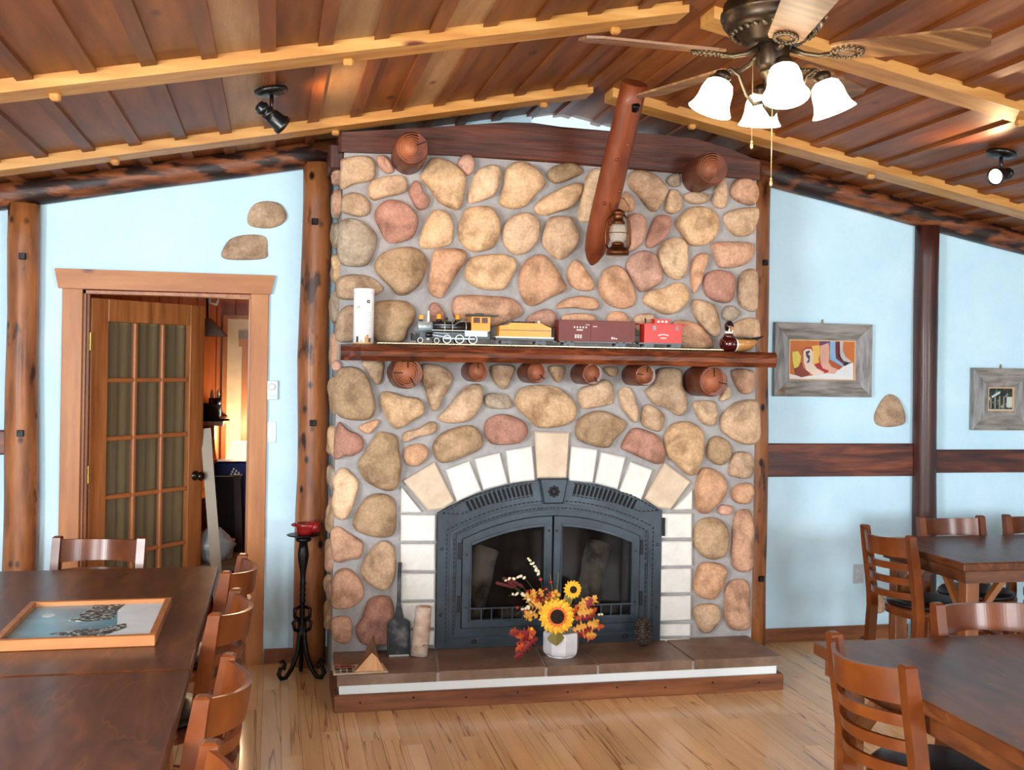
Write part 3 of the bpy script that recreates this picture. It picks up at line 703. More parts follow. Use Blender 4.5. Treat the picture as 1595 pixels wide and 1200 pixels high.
# fireplace insert
steel = mat('insert_steel', [(0.3, lin(36, 46, 54)), (0.6, lin(50, 64, 75)), (0.8, lin(66, 83, 96))], ns=6, rough=0.42, metal=0.25, bump=0.15, fine=(50, 0.08))
steel_d = plain('insert_groove', 14, 18, 23, rough=0.7); slot_m = plain('vent_black', 6, 7, 9, rough=0.9)
ins = thing('fireplace_insert', 'blue-grey arched cast iron fireplace insert with double glass doors', 'fireplace insert', (IC, YS, 0.18))
def fr_out(hw, zb, zs, zp): return [(IC - hw, zb)] + [(IC - hw, zb + (zs-zb)*t) for t in (0.33, 0.66)] + arch(hw, zs, zp, 17) + [(IC + hw, zb + (zs-zb)*t) for t in (0.66, 0.33)] + [(IC + hw, zb)]
obj('surround', MB().band(fr_out(0.625, 0.182, 0.90, 1.072), fr_out(0.50, 0.285, 0.765, 0.885), YS - 0.035, YS + 0.03), steel, ins)
obj('moulding', MB().band(fr_out(0.525, 0.262, 0.785, 0.912), fr_out(0.497, 0.288, 0.762, 0.882), YS - 0.046, YS - 0.03), steel, ins)
obj('moulding', MB().band(fr_out(0.56, 0.225, 0.80, 0.945), fr_out(0.545, 0.24, 0.79, 0.932), YS - 0.041, YS - 0.03), steel, ins)
st = MB()
def dashes(path, step, ln, w_, y):
    L = 0
    for a, b in zip(path, path[1:]):
        a, b = Vector((a[0], y, a[1])), Vector((b[0], y, b[1])); d = (b-a).length; s0 = 0
        while s0 + ln < d:
            st.beam(a.lerp(b, s0/d), a.lerp(b, (s0+ln)/d), w_*1.6, 0.004, up=(0, 1, 0)); s0 += step
dashes(fr_out(0.575, 0.215, 0.81, 0.96), 0.024, 0.015, 0.004, YS - 0.036)
dashes(fr_out(0.535, 0.252, 0.79, 0.922), 0.024, 0.015, 0.004, YS - 0.036)
for sg in (-1, 1):
    dashes([(IC + sg*0.6, 0.9), (IC + sg*0.45, 0.985), (IC + sg*0.25, 1.04), (IC + sg*0.1, 1.055)], 0.024, 0.015, 0.004, YS - 0.036)
    dashes([(IC + sg*0.6, 0.9), (IC + sg*0.5, 0.895), (IC + sg*0.36, 0.945), (IC + sg*0.1, 0.99)], 0.024, 0.015, 0.004, YS - 0.036)
obj('stitch_border', st, steel_d, ins)['kind'] = 'stuff'
for sg in (-1, 1):
    for k in range(15):
        u = 0.125 + 0.335*k/14; x = IC + sg*u; zc = 0.905 + 0.172*(1 - (u/0.625)**2) - 0.048
        a = math.radians(-sg*(8 + 22*u/0.5)); d = Vector((math.sin(-a)*sg*sg, 0, math.cos(a)))
        d = Vector((-math.sin(a), 0, math.cos(a)))
        c = Vector((x, YS - 0.036, zc))
        obj('vent_slot', MB().beam(c - d*0.029, c + d*0.029, 0.0135, 0.005, up=(0, 1, 0)), slot_m, ins)
    for z in (0.36, 0.71): obj('rivet', MB().ball((IC + sg*0.602, YS - 0.035, z), 0.009), steel, ins)
    obj('foot_bolt', MB().lathe([(0.014, 0), (0.012, 0.01), (0.006, 0.012)], (IC + sg*0.42, YS - 0.035, 0.215), 8, M=Matrix.Rotation(math.pi/2, 4, 'X')), steel_d, ins)
ks = obj('keystone', MB().slab([(IC - 0.08, 1.082), (IC + 0.08, 1.082), (IC + 0.055, 0.945), (IC - 0.055, 0.945)][::-1], YS + 0.02, YS - 0.058, 0.008), steel, ins)
ro = MB().ball((IC, YS - 0.06, 1.012), 0.018, 0.012, 0.018)
for k in range(8): a = k*math.pi/4; ro.ball((IC + 0.024*math.cos(a), YS - 0.058, 1.012 + 0.024*math.sin(a)), 0.009, 0.008, 0.009, 8, 5)
obj('rosette', ro, steel_d, ks)
glass = mat('stove_glass', [(0.3, lin(10, 9, 9)), (0.7, lin(26, 22, 20))], ns=3, rough=0.06, alpha=0.42, spec=0.16)
for sg in (-1, 1):
    x0, x1 = IC + sg*0.006, IC + sg*0.492
    def dz(x): return 0.76 + 0.118*(1 - ((x-IC)/0.495)**2)
    xs = [x0 + (x1-x0)*i/10 for i in range(11)]
    out = [(x0, 0.292)] + [(x, dz(x)) for x in xs] + [(x1, 0.292)]
    xi0, xi1 = IC + sg*0.05, IC + sg*0.445
    xs = [xi0 + (xi1-xi0)*i/10 for i in range(11)]
    inn = [(xi0, 0.335)] + [(x, dz(x) - 0.052) for x in xs] + [(xi1, 0.335)]
    dr = obj('door', MB().band(out, inn, YS - 0.052, YS - 0.02), steel, ins)
    mo = [(xi0 - sg*0.014, 0.322)] + [(x, dz(x) - 0.038) for x in xs] + [(xi1 + sg*0.014, 0.322)]
    obj('door_bead', MB().band(mo, inn, YS - 0.06, YS - 0.05), steel, dr)
    obj('pane', MB().prism(inn, YS - 0.028, YS - 0.024), glass, dr)
    gr = MB().beam((xi0, YS - 0.056, 0.395), (xi1, YS - 0.056, 0.395), 0.008, 0.011, up=(0, 1, 0))
    for k in range(1, 7): gr.beam((xi0 + (xi1-xi0)*k/7, YS - 0.056, 0.39), (xi0 + (xi1-xi0)*k/7, YS - 0.056, 0.325), 0.007, 0.007, up=(0, 1, 0))
    obj('grille', gr, steel, dr)
    for z in (0.42, 0.7):
        obj('hinge', MB().bbox(IC + sg*0.497, YS - 0.05, z - 0.04, IC + sg*0.515, YS - 0.03, z + 0.04, 0.003), steel_d, dr)
        obj('screw', MB().lathe([(0.006, 0), (0.005, 0.004)], (IC + sg*0.47, YS - 0.052, z - 0.02), 8, M=Matrix.Rotation(math.pi/2, 4, 'X')), steel_d, dr)
    for xx, zz in ((0.022, 0.8),): obj('screw', MB().lathe([(0.007, 0), (0.005, 0.004)], (IC + sg*xx, YS - 0.052, zz), 8, M=Matrix.Rotation(math.pi/2, 4, 'X')), steel_d, dr)
obj('handle', MB().beam((IC + 0.632, YS - 0.045, 0.86), (IC + 0.632, YS - 0.045, 0.76), 0.014, 0.02, up=(0, 1, 0), ch=0.004), steel_d, ins)
charred = mat('charred_log', [(0.35, lin(60, 46, 38)), (0.6, lin(236, 220, 200))], ns=6, rough=0.8)
for a, b, r in (((1.08, -0.30, 0.30), (1.36, -0.22, 0.34), 0.06), ((1.62, -0.32, 0.30), (1.9, -0.2, 0.36), 0.065), ((1.2, -0.25, 0.42), (1.72, -0.2, 0.44), 0.06)):
    pass
for lab, a, b, r in (('pale charred log inside the firebox behind the glass door nearest the ash shovel', (1.08, -0.27, 0.27), (1.19, -0.15, 0.64), 0.075),
                     ('pale charred log inside the firebox behind the glass door nearest the pine cone', (1.74, -0.27, 0.27), (1.86, -0.15, 0.66), 0.075),
                     ('charred log lying flat between the two leaning ones in the firebox', (1.26, -0.26, 0.26), (1.62, -0.25, 0.26), 0.06)):
    p, rr = log_path(a, b, r, r, 8, 0.004, random.random()*9); tag(obj('fire_log', MB().tube(p, rr, 12, jit=0.15), charred), lab, 'log')
# ---------------------------------------------------------------- ridge brace, lantern, fan, spotlights
RXM = Matrix.Rotation(math.pi/2, 4, 'X')       # lathe axis pointing to -Y
brace_m = mat('brace_log', [(0.25, lin(84, 34, 12)), (0.5, lin(118, 52, 20)), (0.75, lin(142, 72, 32))], scale=(8, 2, 2), ns=2.2, rough=0.5, coat=0.08, bump=0.15,
              knots=((5, 3, 3), 0.1, lin(90, 28, 12)))
bx, bz = on_y(922, 412, -0.62)
B0, B1 = Vector((bx, -0.615, bz)), Vector((1.70, -1.13, 3.085))
br = thing('ridge_brace', 'reddish peeled log brace leaning from chimney face up to the roof ridge', 'beam', B0)
d = (B1 - B0)
pts = [B0 + d*t for t in (0, 0.03, 0.08, 0.16, 0.3, 0.45, 0.6, 0.75, 0.9, 1.0)]
obj('trunk', MB().tube(pts, [0.012, 0.035, 0.056, 0.066, 0.068, 0.068, 0.067, 0.066, 0.066, 0.064], 16, jit=0.04), brace_m, br)
bl = B0 + d*0.88
obj('bolt', MB().lathe([(0.022, 0.0), (0.022, 0.03), (0.017, 0.036), (0.004, 0.038)], bl + Vector((0.012, -0.045, -0.025)), 8, M=Matrix.Rotation(math.radians(58), 4, 'X')), iron, br)
for t, sx in ((0.25, 0.03), (0.38, -0.03), (0.45, 0.035), (0.62, -0.02), (0.7, 0.02)):
    p = B0 + d*t + Vector((sx, -0.052, -0.03)); obj('knot', MB().ball(p, 0.011, 0.011, 0.011, 8, 5), brace_m, br)

brass = mat('old_copper', [(0.3, lin(64, 36, 20)), (0.7, lin(122, 74, 42))], ns=10, rough=0.35, metal=0.85)
lglass = mat('lantern_glass', [(0.3, lin(235, 215, 190)), (0.7, lin(250, 235, 215))], ns=4, rough=0.03, alpha=0.2, spec=0.6)
lx, lz0 = on_y(962, 398, -0.90); lx2, lz1 = on_y(962, 323, -0.90)
H_ = lz1 - lz0; lc = (lx, -0.90, lz0)
la = thing('oil_lantern', 'copper hurricane lantern hanging from a nail in the leaning brace', 'lantern', lc)
obj('fuel_tank', MB().lathe([(0.02, 0), (0.058, 0.001), (0.06, 0.012), (0.056, 0.03), (0.04, 0.042), (0.03, 0.05)], lc, 20), brass, la)
obj('burner', MB().lathe([(0.03, 0.05), (0.034, 0.058), (0.026, 0.066), (0.012, 0.075)], lc, 16), brass, la)
obj('globe', MB().lathe([(0.028, 0.066), (0.042, 0.085), (0.047, 0.11), (0.042, 0.14), (0.03, 0.16)], lc, 18, caps=False), lglass, la)
obj('chimney_cap', MB().lathe([(0.034, 0.158), (0.036, 0.17), (0.026, 0.178), (0.026, 0.205), (0.034, 0.212), (0.034, 0.222), (0.012, 0.236)], lc, 18), brass, la)
for sg in (-1, 1):
    obj('side_tube', MB().tube([(lx + sg*0.05, -0.90, lz0 + 0.03), (lx + sg*0.066, -0.90, lz0 + 0.06), (lx + sg*0.066, -0.90, lz0 + 0.12), (lx + sg*0.055, -0.90, lz0 + 0.18), (lx + sg*0.026, -0.90, lz0 + 0.212)], 0.0055, 8), brass, la)
obj('wire_guard', MB().tube([(lx + 0.05*math.cos(a), -0.90 + 0.05*math.sin(a), lz0 + 0.112) for a in [i*math.pi/8 for i in range(17)]], 0.002, 6), brass, la)
obj('bail_handle', MB().tube([(lx + 0.05, -0.90, lz0 + 0.19), (lx + 0.062, -0.89, lz0 + 0.25), (lx + 0.045, -0.85, lz0 + 0.30), (lx + 0.0, -0.825, lz0 + 0.315), (lx - 0.03, -0.86, lz0 + 0.30), (lx - 0.052, -0.90, lz0 + 0.2)], 0.0018, 6), brass, la)

# ceiling fan
bronze = mat('fan_bronze', [(0.3, lin(30, 24, 20)), (0.6, lin(62, 48, 34)), (0.85, lin(122, 92, 54))], ns=14, rough=0.35, metal=0.7)
pewter = plain('fan_pewter', 96, 84, 66, rough=0.35, metal=0.8)
blade_m = mat('fan_blade', [(0.25, lin(70, 44, 24)), (0.5, lin(116, 78, 44)), (0.75, lin(160, 120, 76))], scale=(1.0, 14, 6), ns=2.4, rough=0.45)
shade_m = mat('lamp_glass', [(0.3, lin(255, 244, 226)), (0.7, lin(255, 248, 236))], rough=0.3, emit=((1.0, 0.83, 0.58, 1), 10.0))
FX, FY, FZ = 1.60, -2.85, 2.735
fan = thing('ceiling_fan', 'bronze ceiling fan with five wooden blades and four lit bell shades', 'ceiling fan', (FX, FY, RZ - 0.02))
fc = (FX, FY, FZ)
obj('canopy', MB().lathe([(0.075, 0.28), (0.07, 0.36), (0.06, RZ - FZ - 0.03)], fc, 24), bronze, fan)
obj('motor_housing', MB().lathe([(0.06, 0.035), (0.10, 0.045), (0.115, 0.075), (0.15, 0.085), (0.166, 0.105), (0.164, 0.12), (0.174, 0.125), (0.174, 0.14), (0.166, 0.145), (0.166, 0.17), (0.14, 0.20), (0.10, 0.23), (0.075, 0.28)], fc, 36), bronze, fan)
for k in range(28):
    a = 2*math.pi*k/28
    obj('housing_flute', MB().ball((FX + 0.134*math.cos(a), FY + 0.134*math.sin(a), FZ + 0.08), 0.010, 0.010, 0.018, 6, 5, M=Matrix.Rotation(a, 3, 'Z') @ Matrix.Rotation(0.7, 3, 'X')), pewter, fan)
obj('switch_cup', MB().lathe([(0.05, 0.045), (0.055, 0.03), (0.055, -0.03), (0.045, -0.05)], fc, 24), bronze, fan)
obj('lamp_stem', MB().lathe([(0.045, -0.05), (0.04, -0.06), (0.026, -0.075), (0.022, -0.115), (0.032, -0.125), (0.032, -0.165), (0.018, -0.185), (0.008, -0.20)], fc, 20), pewter, fan)
for k in range(5):
    a = math.radians(38 + 72*k)
    R_ = Matrix.Translation(fc) @ Matrix.Rotation(a, 4, 'Z') @ Matrix.Rotation(math.radians(-11), 4, 'X')
    nb = 18; outl = []
    for i in range(nb):
        t = i/(nb-1); outl.append((0.20 + 0.44*t, -(0.052 + 0.022*t) if t < 0.999 else -0.05))
    prof = [(0.19, -0.045), (0.22, -0.055), (0.62, -0.076), (0.665, -0.045), (0.665, 0.045), (0.62, 0.076), (0.22, 0.055), (0.19, 0.045)]
    bm_ = MB().hprism(prof, -0.004, 0.004); bm_.v = [tuple(R_ @ Vector(v)) for v in bm_.v]
    bd = obj('blade', bm_, blade_m, fan)
    ir = MB().tube([(0.06, 0, 0.02), (0.10, 0, 0.0), (0.15, 0, -0.012), (0.19, 0, -0.010)], [0.012, 0.009, 0.008, 0.01], 8)
    for i in range(18):
        b_ = 2*math.pi*i/18; ir.ball((0.235 + 0.05*math.cos(b_), 0.034*math.sin(b_), -0.010), 0.0075, 0.0075, 0.006, 6, 5)
    ir.lathe([(0.018, -0.009), (0.022, -0.012), (0.018, -0.014)], (0.235, 0, 0), 12, sx=1.5, caps=False)
    ir.v = [tuple(R_ @ Vector(v)) for v in ir.v]
    obj('blade_iron', ir, pewter, bd)
def cam_side(px, py, dpt):       # point at a given distance along the viewing axis
    r_ = ray(px, py); return CAM + r_ * (dpt / F)
for k in range(4):
    a = math.radians(76 + 90*k); dx, dy = math.cos(a), math.sin(a)
    p = lambda r, z: (FX + r*dx, FY + r*dy, FZ + z)
    arm = obj('lamp_arm', MB().tube([p(0.025, -0.15), p(0.06, -0.16), p(0.085, -0.13), p(0.11, -0.065), p(0.14, -0.042), p(0.158, -0.055)], 0.0065, 8), pewter, fan)
    tilt = Matrix.Rotation(a, 4, 'Z') @ Matrix.Rotation(math.radians(-20), 4, 'Y')
    o_ = p(0.158, -0.05)
    obj('socket', MB().lathe([(0.012, 0), (0.026, -0.008), (0.03, -0.022), (0.024, -0.028), (0.031, -0.036)], o_, 16, M=tilt), bronze, arm)
    obj('shade', MB().lathe([(0.03, -0.034), (0.045, -0.045), (0.053, -0.07), (0.056, -0.10), (0.062, -0.122), (0.074, -0.142), (0.072, -0.142), (0.058, -0.12), (0.05, -0.07), (0.028, -0.04)], o_, 24, M=tilt, caps=False), shade_m, fan)
chain = plain('pull_chain', 214, 190, 140, rough=0.3, metal=0.6)
def chain_to(px, py0, py1, off):
    x, z0 = on_y(px, py0, FY + off); _, z1 = on_y(px, py1, FY + off)
    c = MB().tube([(x, FY + off, z0), (x, FY + off, z1)], 0.0018, 6); c.ball((x, FY + off, z1), 0.006, 0.006, 0.011, 8, 6).ball((x, FY + off, z1 + 0.014), 0.0045)
    obj('pull_chain', c, chain, fan)
chain_to(1173, 90, 228, 0.03); chain_to(1203, 155, 286, -0.03)

def spotlight(label, px, py, aim, beam_):
    # ceiling point found where the sight line meets the slope
    r_ = ray(px, py); lo, hi = 1e-4, 0.01
    for _ in range(60):
        mid = (lo+hi)/2; q = CAM + r_*mid
        if q.z < ceil_z(q.x): lo = mid
        else: hi = mid
    q = CAM + r_*lo - Vector((0, 0, 0.017)); n_ = Vector((SL*(1 if q.x < RX else -1), 0, -1)).normalized()
    t = thing('spotlight', label, 'spotlight', q)
    Mx = n_.to_track_quat('Z', 'Y').to_matrix().to_4x4()
    obj('base', MB().lathe([(0.072, 0.0), (0.072, 0.012), (0.066, 0.02), (0.05, 0.026), (0.015, 0.03)], q, 24, M=Mx), black, t)
    j = q + Vector((0.005, 0, -0.10))
    obj('stem', MB().tube([q + n_*0.02, j], 0.009, 10), black, t)
    ax = Vector(aim).normalized(); Ma = ax.to_track_quat('Z', 'Y').to_matrix().to_4x4()
    prof = [(0.012, -0.075), (0.024, -0.07), (0.024, -0.06), (0.03, -0.055), (0.03, -0.042), (0.025, -0.04), (0.025, -0.03), (0.031, -0.028), (0.031, -0.015), (0.027, -0.012), (0.034, 0.0), (0.038, 0.045), (0.044, 0.05), (0.044, 0.066), (0.039, 0.066), (0.036, 0.05)]
    c = j + Vector((0, 0, -0.015))
    obj('lamp_head', MB().lathe(prof, c, 20, M=Ma), black, t)
    obj('bulb_face', MB().lathe([(0.039, 0.056), (0.02, 0.062), (0.001, 0.064)], c, 20, M=Ma), bulb, t)
    l = bpy.data.lights.new('spot_bulb', 'SPOT'); l.energy = 16; l.color = (1, 0.62, 0.32); l.spot_size = math.radians(150); l.spot_blend = 0.6; l.shadow_soft_size = 0.02
    lo_ = bpy.data.objects.new('spot_bulb', l); COL.objects.link(lo_); lo_.location = c + ax*0.075
    lo_.rotation_euler = Vector(beam_).to_track_quat('-Z', 'Y').to_euler()
bulb = mat('bulb_glow', [(0.3, lin(255, 250, 240)), (0.7, lin(255, 252, 245))], emit=((1, 0.93, 0.82, 1), 8.0))
spotlight('black ceiling spotlight above the door side, its lamp turned to the chimney', 422, 133, (0.8, 0.35, -0.55), (0.93, 0.1, 0.0))
spotlight('black ceiling spotlight with visible lit bulb above the framed pictures', 1560, 232, (-0.93, -0.38, -0.25), (-0.95, -0.1, 0.0))

# ---------------------------------------------------------------- things on the mantel
TY = -0.63; MZ = ZT
def tp(px, py): return on_y(px, py, TY)
cx_, _ = on_y(566, 530, -0.66)
can = thing('tin_canister', 'tall white printed tin canister on the mantel', 'canister', (cx_, -0.66, MZ))
canw = mat('canister_print', [(0.3, lin(238, 240, 244)), (0.7, lin(246, 246, 248))], rough=0.3)
gold = plain('gold_print', 190, 140, 60, rough=0.4)
hc = on_y(566, 450, -0.66)[1] - MZ; rc = 0.052
obj('tube_body', MB().lathe([(rc, 0), (rc, hc - 0.03), (rc, hc - 0.028)], (cx_, -0.66, MZ), 28), canw, can)
obj('lid', MB().lathe([(rc*1.02, hc - 0.028), (rc*1.02, hc - 0.002), (rc*0.98, hc)], (cx_, -0.66, MZ), 28), canw, can)
obj('base_rim', MB().lathe([(rc*1.015, 0), (rc*1.015, 0.008)], (cx_, -0.66, MZ), 28), gold, can)
def on_can(u, z, w_, h_, m, nm):          # little printed mark wrapped on the tube
    a0 = -math.pi/2 + u; k = max(2, int(abs(w_)/0.004)); q = []
    P = [(a0 - w_/2/rc + w_/rc*i/k) for i in range(k+1)]
    mbx = MB(); vs = [((cx_ + (rc+0.0012)*math.cos(a)), -0.66 + (rc+0.0012)*math.sin(a), MZ + zz) for zz in (z, z + h_) for a in P]
    mbx.add(vs, [(i, i+1, k+2+i, k+1+i) for i in range(k)]); obj(nm, mbx, m, can)
ink = plain('printed_ink', 60, 52, 50, rough=0.6); inkl = plain('printed_ink_pale', 196, 178, 170, rough=0.6)
on_can(0.35, hc - 0.075, 0.016, 0.016, ink, 'printed_square'); on_can(0.35, hc - 0.069, 0.005, 0.004, canw, 'printed_initial')
for i in range(9): on_can(0.25 + 0.04*math.sin(i*2), hc - 0.125 - i*0.012, 0.042, 0.0022, inkl, 'printed_line')
for i, u in enumerate((-0.75, -0.6, -0.48)): on_can(u, hc - 0.105 + 0.004*(i % 2), 0.005, 0.016, inkl, 'printed_script')
for i, (u, h_) in enumerate(((-0.7, 0.03), (-0.3, 0.012), (0.15, 0.03), (0.3, 0.04), (0.55, 0.022), (0.75, 0.026))): on_can(u, 0.01, 0.012, h_, [ink, gold, gold, gold, ink, inkl][i], 'printed_figure')

# model railway
tk = thing('toy_track', 'narrow toy railway track with pale rails along the mantel', 'track', (1.4, TY, MZ))
tx0, tx1 = on_y(588, 534, TY)[0], on_y(1128, 548, TY)[0]
steelr = plain('rail_brass', 216, 200, 160, rough=0.35, metal=0.4); tie_m = plain('track_tie', 62, 48, 38, rough=0.7)
for y in (TY - 0.0235, TY + 0.0235): obj('rail', MB().box(tx0, y - 0.002, MZ + 0.006, tx1, y + 0.002, MZ + 0.013), steelr, tk)
k_ = int((tx1 - tx0)/0.0185)
tie_mesh = MB().box(-0.005, -0.04, 0, 0.005, 0.04, 0.0075).mesh('tie')
for i in range(k_): o_ = obj('tie', tie_mesh, tie_m, tk); o_.location = (tx0 + 0.01 + i*0.0185, TY, MZ + 0.0003)
RZT = MZ + 0.0132
yel = plain('toy_yellow', 226, 156, 40, rough=0.35); blk = plain('toy_black', 20, 18, 18, rough=0.3); sil = plain('toy_silver', 186, 206, 212, rough=0.25, metal=0.5)
gry = plain('toy_grey', 70, 82, 90, rough=0.4); wht = plain('toy_white', 238, 238, 230, rough=0.4); brn = plain('toy_boxcar_brown', 112, 44, 38, rough=0.5)
red = plain('toy_red', 204, 38, 26, rough=0.4); gls = plain('toy_window', 90, 50, 40, rough=0.2)
def wheel(parent, x, r, m=blk, rim=wht, sides=(-1, 1), nm='wheel'):
    for sg in sides:
        y = TY + sg*0.026
        wv = obj(nm, MB().lathe([(r, -0.003), (r, 0.003)], (x, y, RZT + r + 0.0003), 20, M=RXM), m, parent)
        if sg < 0: obj('rim', MB().band([(x + r*0.98*math.cos(a), RZT + r + r*0.98*math.sin(a)) for a in [i*math.pi/10 for i in range(20)]], [(x + r*0.78*math.cos(a), RZT + r + r*0.78*math.sin(a)) for a in [i*math.pi/10 for i in range(20)]], y - 0.0045, y - 0.003), rim, wv)
lo_x0 = tp(645, 520)[0]; U = lambda px: tp(px, 520)[0]; V = lambda py, px=700: tp(px, py)[1] + (RZT - tp(700, 534)[1])
loco = thing('toy_locomotive', 'toy steam locomotive, black and silver with orange cab, on the mantel track', 'toy train', (U(700), TY, RZT))
zb = V(512)
obj('smokebox', MB().lathe([(0.004, U(650) - U(650)), (0.026, 0.002), (0.028, 0.006), (0.028, U(673) - U(650))], (U(650), TY, V(508)), 20, axis='X'), sil, loco)
obj('boiler', MB().lathe([(0.029, 0), (0.029, U(733) - U(673))], (U(673), TY, V(508)), 20, axis='X'), blk, loco)
for px in (691, 703, 724): obj('boiler_band', MB().lathe([(0.0297, 0), (0.0297, 0.004)], (U(px), TY, V(508)), 20, axis='X', caps=False), sil, loco)
obj('chimney_stack', MB().lathe([(0.009, V(499)-V(483)-0.046), (0.0065, 0.008), (0.0055, V(483) - V(499)), (0.007, V(483) - V(499))], (U(667), TY, V(499)), 12), wht, loco)
obj('headlamp', MB().bbox(U(652), TY - 0.01, V(497), U(659), TY + 0.01, V(490), 0.002), yel, loco); obj('lamp_bracket', MB().box(U(653), TY - 0.008, V(501), U(658), TY + 0.008, V(497)), blk, loco)
for px, h_ in ((683.5, 0), (712.5, 3)):
    obj('dome_base', MB().lathe([(0.016, 0), (0.014, 0.013)], (U(px), TY, V(500)), 14), blk, loco)
    obj('dome', MB().lathe([(0.014, 0), (0.016, 0.003), (0.013, 0.006), (0.013, 0.018), (0.015, 0.02), (0.008, 0.027), (0.001, 0.03)], (U(px), TY, V(496)), 16), yel, loco)
obj('bell', MB().lathe([(0.008, 0.004), (0.005, 0.014), (0.001, 0.018)], (U(695.5), TY, V(498)), 12).box(U(694), TY - 0.003, V(500), U(697), TY + 0.003, V(497)), blk, loco)
obj('running_board', MB().box(U(672), TY - 0.036, V(514), U(760), TY + 0.036, V(513)), wht, loco)
obj('frame', MB().box(U(648), TY - 0.018, V(526), U(762), TY + 0.018, V(516)), gry, loco)
cab = obj('cab', MB().box(U(732), TY - 0.04, V(513), U(761), TY + 0.04, V(491)), yel, loco)
obj('cab_roof', MB().prism([(U(727), V(490)), (U(774), V(490)), (U(774), V(488)), (U(727), V(487))], TY - 0.046, TY + 0.046).box(U(740), TY - 0.02, V(487.5), U(752), TY + 0.02, V(485.5)), blk, cab)
for a, b in ((735, 745), (748, 757)): obj('cab_window', MB().box(U(a), TY - 0.0415, V(501), U(b), TY - 0.039, V(492.5)), gls, cab)
obj('cab_skirt', MB().box(U(722), TY - 0.041, V(522), U(757), TY + 0.041, V(513.5)), sil, loco)
obj('cylinder', MB().lathe([(0.013, 0), (0.013, U(672)-U(662))], (U(662), TY - 0.03, V(521)), 14, axis='X').box(U(663), TY - 0.043, V(517), U(672), TY - 0.02, V(515)), blk, loco)
for px in (695, 714.5, 735): wheel(loco, U(px), 0.0245 if px > 700 else 0.023, nm='drive_wheel')
for px in (653.5, 679): wheel(loco, U(px), 0.0145, nm='pilot_wheel')
obj('side_rod', MB().box(U(690), TY - 0.035, V(527), U(738), TY - 0.0315, V(525)).beam((U(672), TY - 0.036, V(521)), (U(713), TY - 0.036, V(527)), 0.003, 0.005).beam((U(674), TY - 0.038, V(517)), (U(698), TY - 0.038, V(519)), 0.003, 0.003), sil, loco)
obj('pilot', MB().prism([(U(641), V(530)), (U(652), V(530)), (U(652), V(518)), (U(647), V(522)), (U(641), V(519))], TY - 0.025, TY + 0.025), blk, loco)
obj('hand_rail', MB().tube([(U(675), TY - 0.031, V(505)), (U(706), TY - 0.031, V(505)), (U(714), TY - 0.031, V(499)), (U(732), TY - 0.031, V(499))], 0.0015, 6), sil, loco)
def truck(parent, x, m=gry):
    tr = obj('truck', MB().box(x - 0.028, TY - 0.033, RZT + 0.008, x + 0.028, TY - 0.029, RZT + 0.02).box(x - 0.02, TY - 0.029, RZT + 0.01, x + 0.02, TY + 0.029, RZT + 0.016), m, parent)
    for dx in (-0.018, 0.018):
        for sg in (-1, 1): obj('wheel', MB().lathe([(0.0125, -0.002), (0.0125, 0.002)], (x + dx, TY + sg*0.026, RZT + 0.0128), 16, M=RXM), blk, tr)
Vt = lambda py, px: tp(px, py)[1] + (RZT - tp(px, 534 + (px - 700)*0.021)[1])
tn = thing('toy_tender', 'yellow toy coal tender behind the locomotive on the mantel', 'toy train', (U(815), TY, RZT))
obj('chassis', MB().box(U(770), TY - 0.036, Vt(529, 815), U(860), TY + 0.036, Vt(525, 815)), blk, tn)
obj('sill', MB().box(U(770), TY - 0.0375, Vt(525.5, 815), U(860), TY + 0.0375, Vt(523.5, 815)), wht, tn)
obj('tank', MB().prism([(U(775), Vt(524, 815)), (U(856), Vt(524, 815)), (U(856), Vt(509, 815)), (U(848), Vt(506, 815)), (U(840), Vt(502, 815)), (U(793), Vt(502, 815)), (U(790), Vt(505, 815)), (U(776), Vt(507, 815))], TY - 0.036, TY + 0.036), yel, tn)
obj('stripe', MB().box(U(775.5), TY - 0.0365, Vt(514, 815), U(855.5), TY - 0.0355, Vt(513, 815)), blk, tn)
cl = MB(); random.seed(5)
for i in range(26): cl.ball((U(random.uniform(797, 832)), TY + random.uniform(-0.022, 0.022), Vt(502, 815) + 0.002), random.uniform(0.005, 0.009), n=6, m=4)
co = obj('coal_load', cl, blk, tn); co['kind'] = 'stuff'
obj('rear_lamp', MB().lathe([(0.007, 0), (0.007, 0.012), (0.003, 0.016)], (U(839), TY, Vt(502, 815)), 12), wht, tn)
truck(tn, U(787)); truck(tn, U(840))
bcx = thing('toy_boxcar', 'brown toy boxcar with white lettering marks on the mantel', 'toy train', (U(927), TY, RZT))
b0, b1 = U(867), U(985); zt_, zb_ = Vt(500, 927), Vt(531, 927)
obj('chassis', MB().box(b0 + 0.01, TY - 0.028, zb_ - 0.006, b1 - 0.01, TY + 0.028, zb_), blk, bcx)
bd = obj('car_body', MB().box(b0, TY - 0.042, zb_, b1, TY + 0.042, zt_), brn, bcx)
obj('roof', MB().prism([(b0 - 0.002, zt_), (b1 + 0.002, zt_), (b1 + 0.002, zt_ + 0.004), (b0 - 0.002, zt_ + 0.004)], TY - 0.045, TY + 0.045).box(b0, TY - 0.008, zt_ + 0.004, b1 + 0.006, TY + 0.008, zt_ + 0.007), brn, bd)
dxm = (b0 + b1)/2
obj('sliding_door', MB().box(dxm - 0.035, TY - 0.0455, zb_ + 0.004, dxm + 0.03, TY - 0.042, zt_ - 0.006), brn, bd)
for i in range(5): obj('ladder_rung', MB().box(b1 - 0.024, TY - 0.047, zb_ + 0.015 + i*0.017, b1 - 0.004, TY - 0.042, zb_ + 0.018 + i*0.017), brn, bd)
